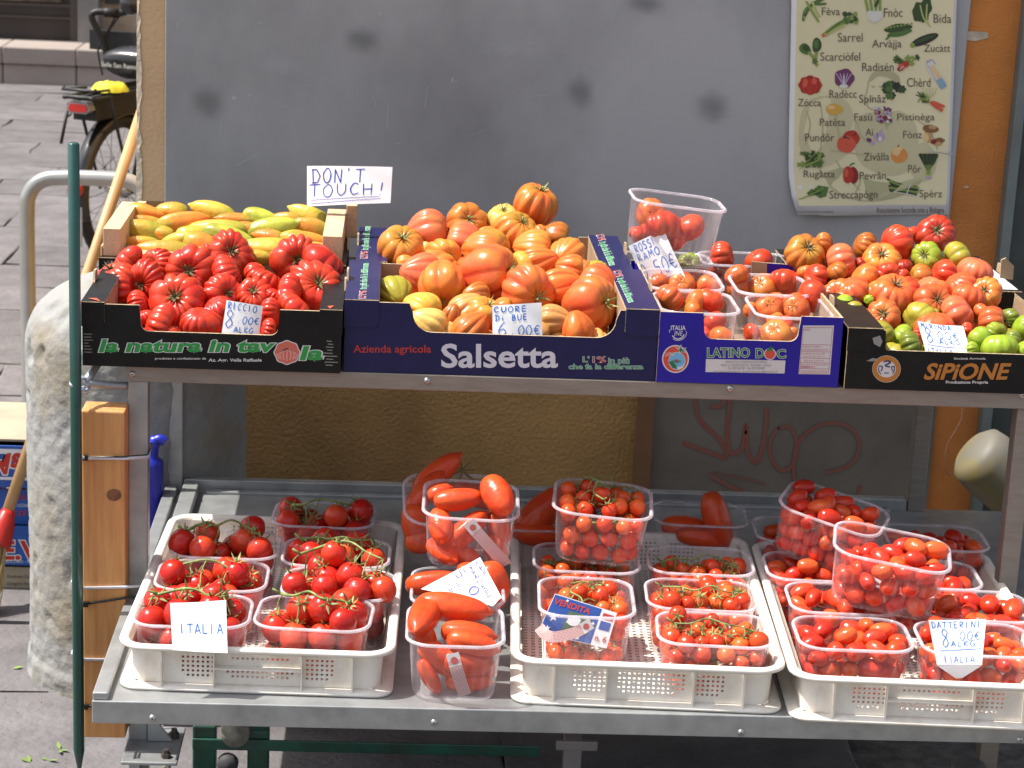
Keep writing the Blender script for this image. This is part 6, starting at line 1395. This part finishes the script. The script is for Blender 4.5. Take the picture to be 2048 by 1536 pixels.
# red-white checked carry tapes
def checked(name, m1, m2):
    m = bpy.data.materials.new(name); m.use_nodes = True; nt = m.node_tree; N = nt.nodes; L = nt.links; bs = N['Principled BSDF']
    tc = N.new('ShaderNodeUVMap'); ck = N.new('ShaderNodeTexBrick'); ck.offset = 0; ck.inputs['Scale'].default_value = 1
    ck.inputs['Brick Width'].default_value = 1; ck.inputs['Row Height'].default_value = 1; ck.inputs['Mortar Size'].default_value = .17; ck.inputs['Mortar Smooth'].default_value = .1
    ck.inputs['Color1'].default_value = (*m1, 1); ck.inputs['Color2'].default_value = (*m1, 1); ck.inputs['Mortar'].default_value = (*m2, 1)
    L.new(tc.outputs[0], ck.inputs['Vector']); L.new(ck.outputs[0], bs.inputs['Base Color']); bs.inputs['Roughness'].default_value = .45; return m
M_CHK = checked('checked_tape', (.62,.58,.58), (.42,.10,.09))
def tape(pts, w, label, dot=True):
    """pts: world centre line, w metres"""
    P = spline(pts, 8); mb = MB(); vs = []; n = len(P); side0 = None; Ls = [0]
    for i in range(1, n): Ls.append(Ls[-1]+(P[i]-P[i-1]).length)
    for i in range(n):
        t = (P[min(i+1, n-1)]-P[max(i-1, 0)]).normalized(); s_ = t.cross(CF).normalized(); vs += [P[i]-s_*w/2, P[i]+s_*w/2]
    mb.add(vs, [(2*i, 2*i+1, 2*i+3, 2*i+2) for i in range(n-1)])
    o = mb.build('carry_tape', M_CHK); setp(o, label, 'tape', 'checked carry tapes on punnets')
    uv = o.data.uv_layers.new(name='UVMap'); c = .0021
    k = 0
    for p_ in o.data.polygons:
        for li in p_.loop_indices:
            vi = o.data.loops[li].vertex_index; uv.data[li].uv = (Ls[vi//2]/c, (vi % 2)*w/c)
    so_ = o.modifiers.new('s', 'SOLIDIFY'); so_.thickness = .0004
    t = (P[1]-P[0]).normalized(); s_ = t.cross(CF).normalized(); a = P[0]
    e = MB(); up = -CF*.0006; e.add([a-s_*w/2+up-t*.001, a+s_*w/2+up-t*.001, a+s_*w/2+t*w*.95+up, a-s_*w/2+t*w*.95+up], [(0,1,2,3)]); 
    c_ = a+t*w*.5+up*1.8; e.add([c_+(s_*cos(q_)+t*sin(q_))*w*.27 for q_ in [2*pi*k/16 for k in range(16)]], [tuple(range(16))], 1)
    e.build('tape_end', [flat('tape_grey', (.6,.57,.57)), flat('tape_dot', (.5,.1,.09))], o)
    return o
yKf = yK-.092
tape([atY(905,1308,yKf+.004), atY(915,1345,yKf), atY(930,1390,yKf+.004)], .019, 'red checked tape hanging on the front plum tomato punnet')
tape([atY(938,1046,3.19), atY(972,1085,3.188), atY(1006,1122,3.19), atY(1012,1130,3.2)], .019, 'red checked tape slanting across the upright plum tomato punnet')
yOf = atZ(1172, 1193, ZT+PH).y-.092
tape([atY(1182,1247,yOf-.004), atY(1150,1265,yOf-.010), atY(1110,1274,yOf-.010), atY(1090,1268,yOf-.004), atY(1078,1254,yOf+.004)], .017, 'red checked tape curling from the cherry punnet over the blue card')
# blue promotional card in the cherry punnet
cd = [atY(1075,1265,yOf+.006), atY(1213,1297,yOf+.008), atY(1234,1226,yOf+.03), atY(1110,1187,yOf+.032)]
def TC(u, v, d):
    n_ = (cd[1]-cd[0]).cross(cd[3]-cd[0]).normalized(); n_ = n_ if n_.dot(CF) < 0 else -n_
    return cd[0]*(1-u)*(1-v)+cd[1]*u*(1-v)+cd[2]*u*v+cd[3]*(1-u)*v+n_*d
CBL = flat('card_blue', (.02,.07,.30)); CGR = flat('card_green', (.07,.12,.06)); CRD = flat('card_red', (.45,.05,.05)); CWH = flat('card_white', (.68,.68,.70))
b = MB()
def rc4(b, u0, u1, v0, v1, mi, d): b.add([TC(u0,v0,d), TC(u1,v0,d), TC(u1,v1,d), TC(u0,v1,d)], [(0,1,2,3)], mi)
rc4(b, 0, 1, 0, 1, 3, 0); rc4(b, 0.01, .76, .02, .98, 0, .0004); rc4(b, .30, .66, .2, .7, 1, .0008); rc4(b, .80, .96, .45, .68, 0, .0006); rc4(b, .80, .97, .74, .9, 2, .0006)
o = b.build('promo_card', [CBL, CGR, CRD, CWH]); setp(o, 'blue promotional card with stars and a 6 stuck in the front cherry punnet', 'card')
b = MB(); text_on(b, 'n. 6', .80, .96, .14, .30, TC, .03, 0, 0, .001); text_on(b, 'VENDITA', .04, .60, .76, .90, TC, .03, 0, 0, .0012); text_on(b, 'EUR', .82, .95, .76, .88, TC, .0, 0, 0, .0012); b.build('lettering', CRD, o)
b = MB()
for (cx_, cy_, rr_) in ((.12,.45,.07),(.10,.15,.05),(.55,.10,.045),(.22,.92,.03),(.70,.55,.035),(.42,.05,.03)):
    b.add([TC(cx_+rr_*(1 if k % 2 else .42)*cos(2*pi*k/10), cy_+rr_*1.7*(1 if k % 2 else .42)*sin(2*pi*k/10), .001) for k in range(10)], [tuple(range(10))])
b.add([TC(.42+.09*cos(2*pi*k/12)*(1+.3*(k % 2)), .48+.13*sin(2*pi*k/12), .0012) for k in range(12)], [tuple(range(12))])
b.build('printed_stars', CWH, o)
# ------------------------------------------------------------ poster
PY = WY-.02
def TP(u, v, d):
    p = atY(u, v, PY-d); w_ = .004*sin((u-1580)*.018)+.010*max(0, (v-330)/100)**2*max(0, 1-(u-1580)/160.)
    return p+Vector((0, -w_, 0))
b = MB(); nx, ny = 16, 20; vs = []
def edgeL(v): return 1583-(v/430)*8+ (18*((v-330)/100)**2 if v > 330 else 0)
def edgeR(v): return 1914-(v/430)*16
for j in range(ny+1):
    v = -330+760*j/ny
    for i in range(nx+1): u = edgeL(max(v, 0))+(edgeR(max(v, -100))-edgeL(max(v, 0)))*i/nx; vs.append(TP(u, v+(-2 if i < 3 else 0), 0))
fs = [(j*(nx+1)+i, j*(nx+1)+i+1, (j+1)*(nx+1)+i+1, (j+1)*(nx+1)+i) for j in range(ny) for i in range(nx)]
b.add(vs, fs, 0, True)
M_PW = mat('poster_paper', (.68,.68,.70), .35, var=.05)
po = b.build('poster', M_PW); setp(po, 'long cream vegetable poster with dialect names hanging over the grey panel', 'poster')
m_ = po.modifiers.new('s', 'SOLIDIFY'); m_.thickness = .0006; m_.offset = -1
# cream printed field
b = MB(); vs = []
for j in range(ny+1):
    v = -325+735*j/ny
    for i in range(nx+1):
        a, c_ = edgeL(max(v, 0))+10, edgeR(max(v, 0))-6; vs.append(TP(a+(c_-a)*i/nx, v, .0008))
b.add(vs, fs, 0, True); b.build('printed_field', mat('poster_cream', (.69,.62,.40), .38, var=.10, vs=3, col2=(.60,.57,.35)), po)
def pm(n, c): return flat('poster_'+n, c, .4)
PT = pm('text', (.11,.085,.06))
names = [('Fèva',1643,1679,30,14),('Fnòc',1768,1806,34,16),('Bida',1868,1903,46,28),('Sarrel',1675,1725,83,65),('Arvàjja',1744,1804,95,79),('Zucàtt',1849,1901,104,89),('Scarciòfel',1640,1720,121,104),('Radisén',1724,1788,142,125),
 ('Chèrd',1815,1862,174,156),('Radècc',1658,1713,195,179),('Spinâz',1718,1772,205,189),('Zócca',1596,1641,212,197),('Patèta',1639,1690,251,236),('Fasù',1708,1744,241,226),('Pistinèga',1795,1870,241,227),('Pundôr',1610,1668,282,266),('Ai',1731,1746,271,256),
 ('Fònz',1807,1845,277,262),('Zivâlla',1727,1779,321,305),('Rugâtta',1607,1669,354,340),('Pevrân',1719,1772,358,343),('Pôr',1817,1843,346,330),('Streccapògn',1658,1755,396,380),('Spèrz',1840,1885,395,380)]
for (t, u0, u1, v0, v1) in names:
    b = MB(); text_on(b, t, u0, u1, v0, v1, TP, .0, 0, 0, .0020); b.build('plant_name', PT, po)
b = MB(); text_on(b, 'Associazione Succede solo a Bologna', 1753, 1889, 426, 415, TP, 0, 0, 0, .0014); b.build('caption', PT, po)
b = MB(); text_on(b, 'Da un\'idea di Pat M. Grafica di Luna Malaterra', 1592, 1666, 424, 420, TP, 0, 0, 0, .0014); b.build('caption', PT, po)
# pale background figure of a greengrocer
FG = pm('figure', (.42,.40,.23)); FG2 = pm('figure_light', (.52,.48,.29))
def shape(pts, m_, d, name='background_drawing', sm=True):
    b = MB(); q = catm(pts+[pts[0]], 4)[:-1] if sm else pts; b.add([TP(u, v, d) for u, v in q], [tuple(range(len(q)))]); return b.build(name, m_, po)
shape([(1600,235),(1612,205),(1640,192),(1680,195),(1702,215),(1704,250),(1690,275),(1700,300),(1660,330),(1620,330),(1598,290)], FG2, .0011)
shape([(1708,240),(1735,225),(1770,228),(1800,222),(1830,245),(1838,290),(1830,330),(1790,352),(1740,340),(1712,310)], FG2, .00115)
shape([(1735,165),(1745,146),(1775,140),(1798,152),(1800,175),(1785,160),(1760,152),(1742,162)], FG, .0013); 
shape([(1765,225),(1790,232),(1800,270),(1785,330),(1770,300),(1772,260)], FG, .0013); shape([(1650,345),(1690,335),(1740,360),(1800,365),(1850,352),(1820,385),(1760,402),(1700,398),(1660,375)], FG, .0012)
shape([(1820,300),(1850,285),(1872,310),(1870,345),(1845,365),(1822,345)], FG2, .0012)
b = MB()
for st in ([(1737,165),(1733,185),(1729,195),(1734,200),(1735,212),(1748,220),(1765,215)],[(1742,172),(1750,174)],[(1757,172),(1766,176)],[(1745,190),(1740,198),(1748,200)],[(1660,300),(1700,305),(1745,312),(1800,310)],[(1672,320),(1690,350),(1720,380)],[(1712,240),(1722,270),(1735,285)],[(1650,320),(1640,340),(1655,360)],[(1835,240),(1860,260),(1876,300)],[(1700,345),(1720,360),(1710,385)],[(1612,220),(1620,250),(1610,290)],[(1640,205),(1645,250),(1640,300)],[(1670,205),(1672,240),(1680,280)]):
    ribbon(b, catm(st, 5), 2.6, TP, 0, .0015)
b.build('background_drawing', FG, po)
# vegetables
def blob(cx, cy, rx, ry, rot=0, wob=.06, k=5, n=26, ph=0):
    return [(cx+cos(rot)*rx*cos(t)*(1+wob*cos(k*t+ph))-sin(rot)*ry*sin(t)*(1+wob*cos(k*t+ph)), cy+sin(rot)*rx*cos(t)*(1+wob*cos(k*t+ph))+cos(rot)*ry*sin(t)*(1+wob*cos(k*t+ph))) for t in [2*pi*i/n for i in range(n)]]
C_ = dict(dg=(.03,.06,.015), g=(.07,.15,.03), lg=(.22,.30,.07), yg=(.40,.45,.15), r=(.42,.03,.015), dr=(.22,.012,.012), w=(.62,.62,.55), pu=(.14,.03,.11), lpu=(.42,.32,.45), or_=(.62,.25,.06), lor=(.70,.48,.22), br=(.22,.09,.03), lbr=(.45,.28,.12), tr=(.60,.35,.06), bl=(.22,.36,.46), rr=(.60,.09,.05), dk=(.018,.02,.015))
def veg(shapes):
    b = MB(); used = []; 
    for k, sh in enumerate(shapes):
        m_ = pm(sh[0], C_[sh[0]])
        if m_ not in used: used.append(m_)
        mi = used.index(m_); d = .0017+.00006*k
        if sh[1] == 'b': b.add([TP(u, v, d) for u, v in blob(*sh[2:])], [tuple(range(26))], mi)
        elif sh[1] == 'l': ribbon(b, catm(sh[2], 4) if len(sh[2]) > 2 else sh[2], sh[3], TP, mi, d)
        else: b.add([TP(u, v, d) for u, v in sh[2]], [tuple(range(len(sh[2])))], mi)
    return b.build('vegetable_picture', used, po)
R = random.Random(4)
veg([(('g','lg','dg')[k % 3], 'l', [(1606+k*1.5, 42-k*5), (1612+k*5, 18-k*4), (1640+k*3, 2-k*2)], 6) for k in range(4)]+[('lg','l',[(1612,2),(1622,20),(1637,44)],5),('yg','l',[(1624,2),(1630,18),(1639,34)],5),('g','l',[(1628,8),(1640,8),(1652,7)],5)])
veg([('w','b',1749,30,16,15,0,.03,4)]+[('lg','l',[(1742-6+k*8, 22),(1738-8+k*10, -5)],6) for k in range(4)]+[('dg','l',[(1757,0),(1750,14)],6),('w','b',1750,34,12,9,0)])
veg([('dg','b',1838,24,12,20,.1,.08,6),('dg','b',1853,16,11,20,.2,.1,5),('dg','b',1845,32,14,12,.6,.1,7),('yg','l',[(1841,10),(1848,36),(1862,54)],3),('yg','l',[(1855,8),(1854,36),(1860,52)],3)])
veg([('lg','l',[(1648,70),(1672,52),(1702,36)],11),('yg','l',[(1648,70),(1668,60),(1690,50)],6)]+[(('g','dg','lg')[k % 3],'b',R.uniform(1684,1714),R.uniform(26,48),5,4,R.uniform(0,3),.2,5) for k in range(16)]+[('g','l',[(1652,66),(1675,48),(1700,34)],3),('rr','b',1646,70,3,4,0)])
veg([('dg','b',1797,57,28,9,-.12,.04,4),('g','b',1800,66,25,7,-.2,.04,4)]+[('lg','b',1775+k*7,56-k*1.2,2.4,2.2,0) for k in range(8)]+[('g','l',[(1772,80),(1778,74),(1784,70)],4)])
veg([('dk','b',1850,80,29,9,-.38,.02,2),('lg','b',1826,91,5,5,0),('dg','b',1852,78,22,4,-.38,.02,2)])
veg([('g','b',1610,98,13,10,.7,.06,3),('dg','b',1612,96,8,6,.7,.1,5),('dg','b',1633,90,9,15,.1,.06,3),('g','b',1632,88,5,9,.1),('lg','l',[(1616,104),(1626,114),(1634,130)],6),('lg','l',[(1633,104),(1630,118),(1634,132)],7),('g','b',1629,122,5,6,0,.2,5)])
veg([(('g','lg','dg')[k % 3],'b',R.uniform(1790,1836),R.uniform(112,128),6,4,R.uniform(0,3),.25,5) for k in range(14)]+[('rr','b',1804,134,7,7,0,.05),('r','b',1812,129,7,6,0,.05),('dr','b',1800,139,5,4,0),('w','l',[(1800,140),(1808,132)],1.6)])
veg([('lpu','b',1862,128,9,9,0,.1,5),('w','l',[(1858,126),(1872,148),(1886,168)],19),('lor','l',[(1864,132),(1876,150),(1886,164)],9),('bl','l',[(1878,158),(1884,168),(1889,176)],15),('lpu','l',[(1856,130),(1866,148),(1876,168)],2)])
veg([('r','b',1620,170,23,19,0,.06,8)]+[('dr','l',[(1619,152),(1619+k*9,168),(1619+k*6,186)],1.6) for k in (-2,-1,1,2)]+[('rr','b',1610,166,5,9,.2),('rr','b',1628,162,5,7,-.2)])
veg([('pu','b',1688,156,20,19,0,.06,5)]+[('lpu','l',[(1687,174),(1687+k*4,158),(1687+k*8,146)],2.2) for k in range(-2,3)]+[('w','l',[(1687,174),(1687,150)],2.6),('w','b',1687,172,9,4,0)])
veg([('lbr','l',[(1782,200),(1786,190)],10)]+[(('dg','dk','dg','g')[k % 4],'b',1788+R.uniform(-17,17),180+R.uniform(-12,12),8,7,0,.15,6) for k in range(16)])
veg([(('g','dg','lg')[k % 3],'l',[(1858,205),(1850+R.uniform(-8,8),198+R.uniform(-4,6)),(1836+R.uniform(-4,14),192+R.uniform(-8,16))],2.6) for k in range(18)]+[('yg','l',[(1856,200),(1850+k*5,188),(1846+k*7,176)],1.2) for k in range(5)]+[('rr','l',[(1862,204),(1872,212),(1886,222)],8),('rr','l',[(1866,204),(1876,208),(1890,214)],6)])
veg([('tr','b',1668,218,17,11,0,.03,3),('lor','b',1662,214,7,4,0)])
veg([(('pu','lpu','w','dr')[k % 4],'b',R.uniform(1752,1782),R.uniform(216,244),4,3,R.uniform(0,3),.1,3) for k in range(46)])
veg([('r','b',1702,276,17,16,0,.03,5),('rr','b',1692,288,19,17,0,.03,5),('rr','b',1686,282,6,6,0)]+[('dk','l',[(1691,274),(1691+R.uniform(-8,8),274+R.uniform(-4,4))],1.8) for k in range(6)]+[('dk','l',[(1706,270),(1712,266)],2)])
veg([('lpu','b',1759,274,11,10,0,.05,4),('lpu','l',[(1759,266),(1766,258)],3),('pu','b',1738,280,6,4,.5),('lpu','b',1745,286,5,4,0),('pu','l',[(1754,266),(1757,282)],1.4),('w','b',1760,278,4,5,0)])
veg([('lbr','b',1858,272,8,14,.1),('lor','b',1853,276,5,9,0),('br','b',1862,258,16,8,.1,.03,3),('lbr','b',1866,255,8,4,.1),('br','b',1878,282,12,6,-.1,.08,5),('lbr','b',1876,288,9,4,0),('dr','b',1868,284,6,5,0)])
veg([('or_','b',1799,311,17,16,0,.02,3),('lor','b',1793,304,8,8,0),('br','l',[(1796,296),(1798,290)],3),('lor','b',1799,298,7,4,0)])
veg([(('g','dg','lg','g')[k % 4],'b',1622+R.uniform(-22,20)+0,318+R.uniform(-14,14),7,4,R.uniform(0,3),.3,5) for k in range(26)]+[('lg','l',[(1594,334),(1612,324),(1634,304)],1.6),('yg','l',[(1598,338),(1618,328),(1640,318)],1.6)])
veg([('dr','b',1707,350,9,17,-.05,.04,3),('r','b',1696,349,11,17,.05,.04,3),('rr','b',1692,345,4,9,.1),('g','l',[(1700,332),(1702,328),(1709,326)],3)])
veg([('yg','l',[(1856,344),(1858,356)],12),('lpu','b',1858,356,6,3,0)]+[(('dk','dg')[k % 2],'l',[(1857,340),(1848+k*3,322),(1840+k*5,308)],7) for k in range(8)]+[('lg','l',[(1852+k*3,330),(1856+k,350)],1.5) for k in range(5)])
veg([('lg','l',[(1596,398),(1612,392),(1626,386)],2)]+[(('g','dg','g')[k % 3],'b',1634+R.uniform(-14,14),382+R.uniform(-9,7),9,6,-.5,.15,5) for k in range(9)]+[('lg','l',[(1604,396),(1630,384),(1648,374)],1.8)])
veg([(('dg','lg','g','dk')[k % 4],'l',[(1774+R.uniform(-2,8),362+k*3.4-4),(1800,372+k*2.2-3),(1836+R.uniform(-2,4),378+k*2.4-4)],4.2) for k in range(8)]+[('w','l',[(1822,368),(1816,384),(1814,390)],2),('w','l',[(1788,384),(1812,388),(1832,392)],1.5)])
# wire clip holding the poster
b = MB(); b.tube(spline([atY(1858,304,PY-.014), atY(1858,303,PY-.014), atY(1880,305,PY-.014), atY(1902,309,PY-.014), atY(1904,305,PY-.012), atY(1896,304,PY-.012)], 3), .0012, 6)
o = b.build('wire_clip', M_RIVET); setp(o, 'thin bent wire clip near the right edge of the vegetable poster', 'clip')
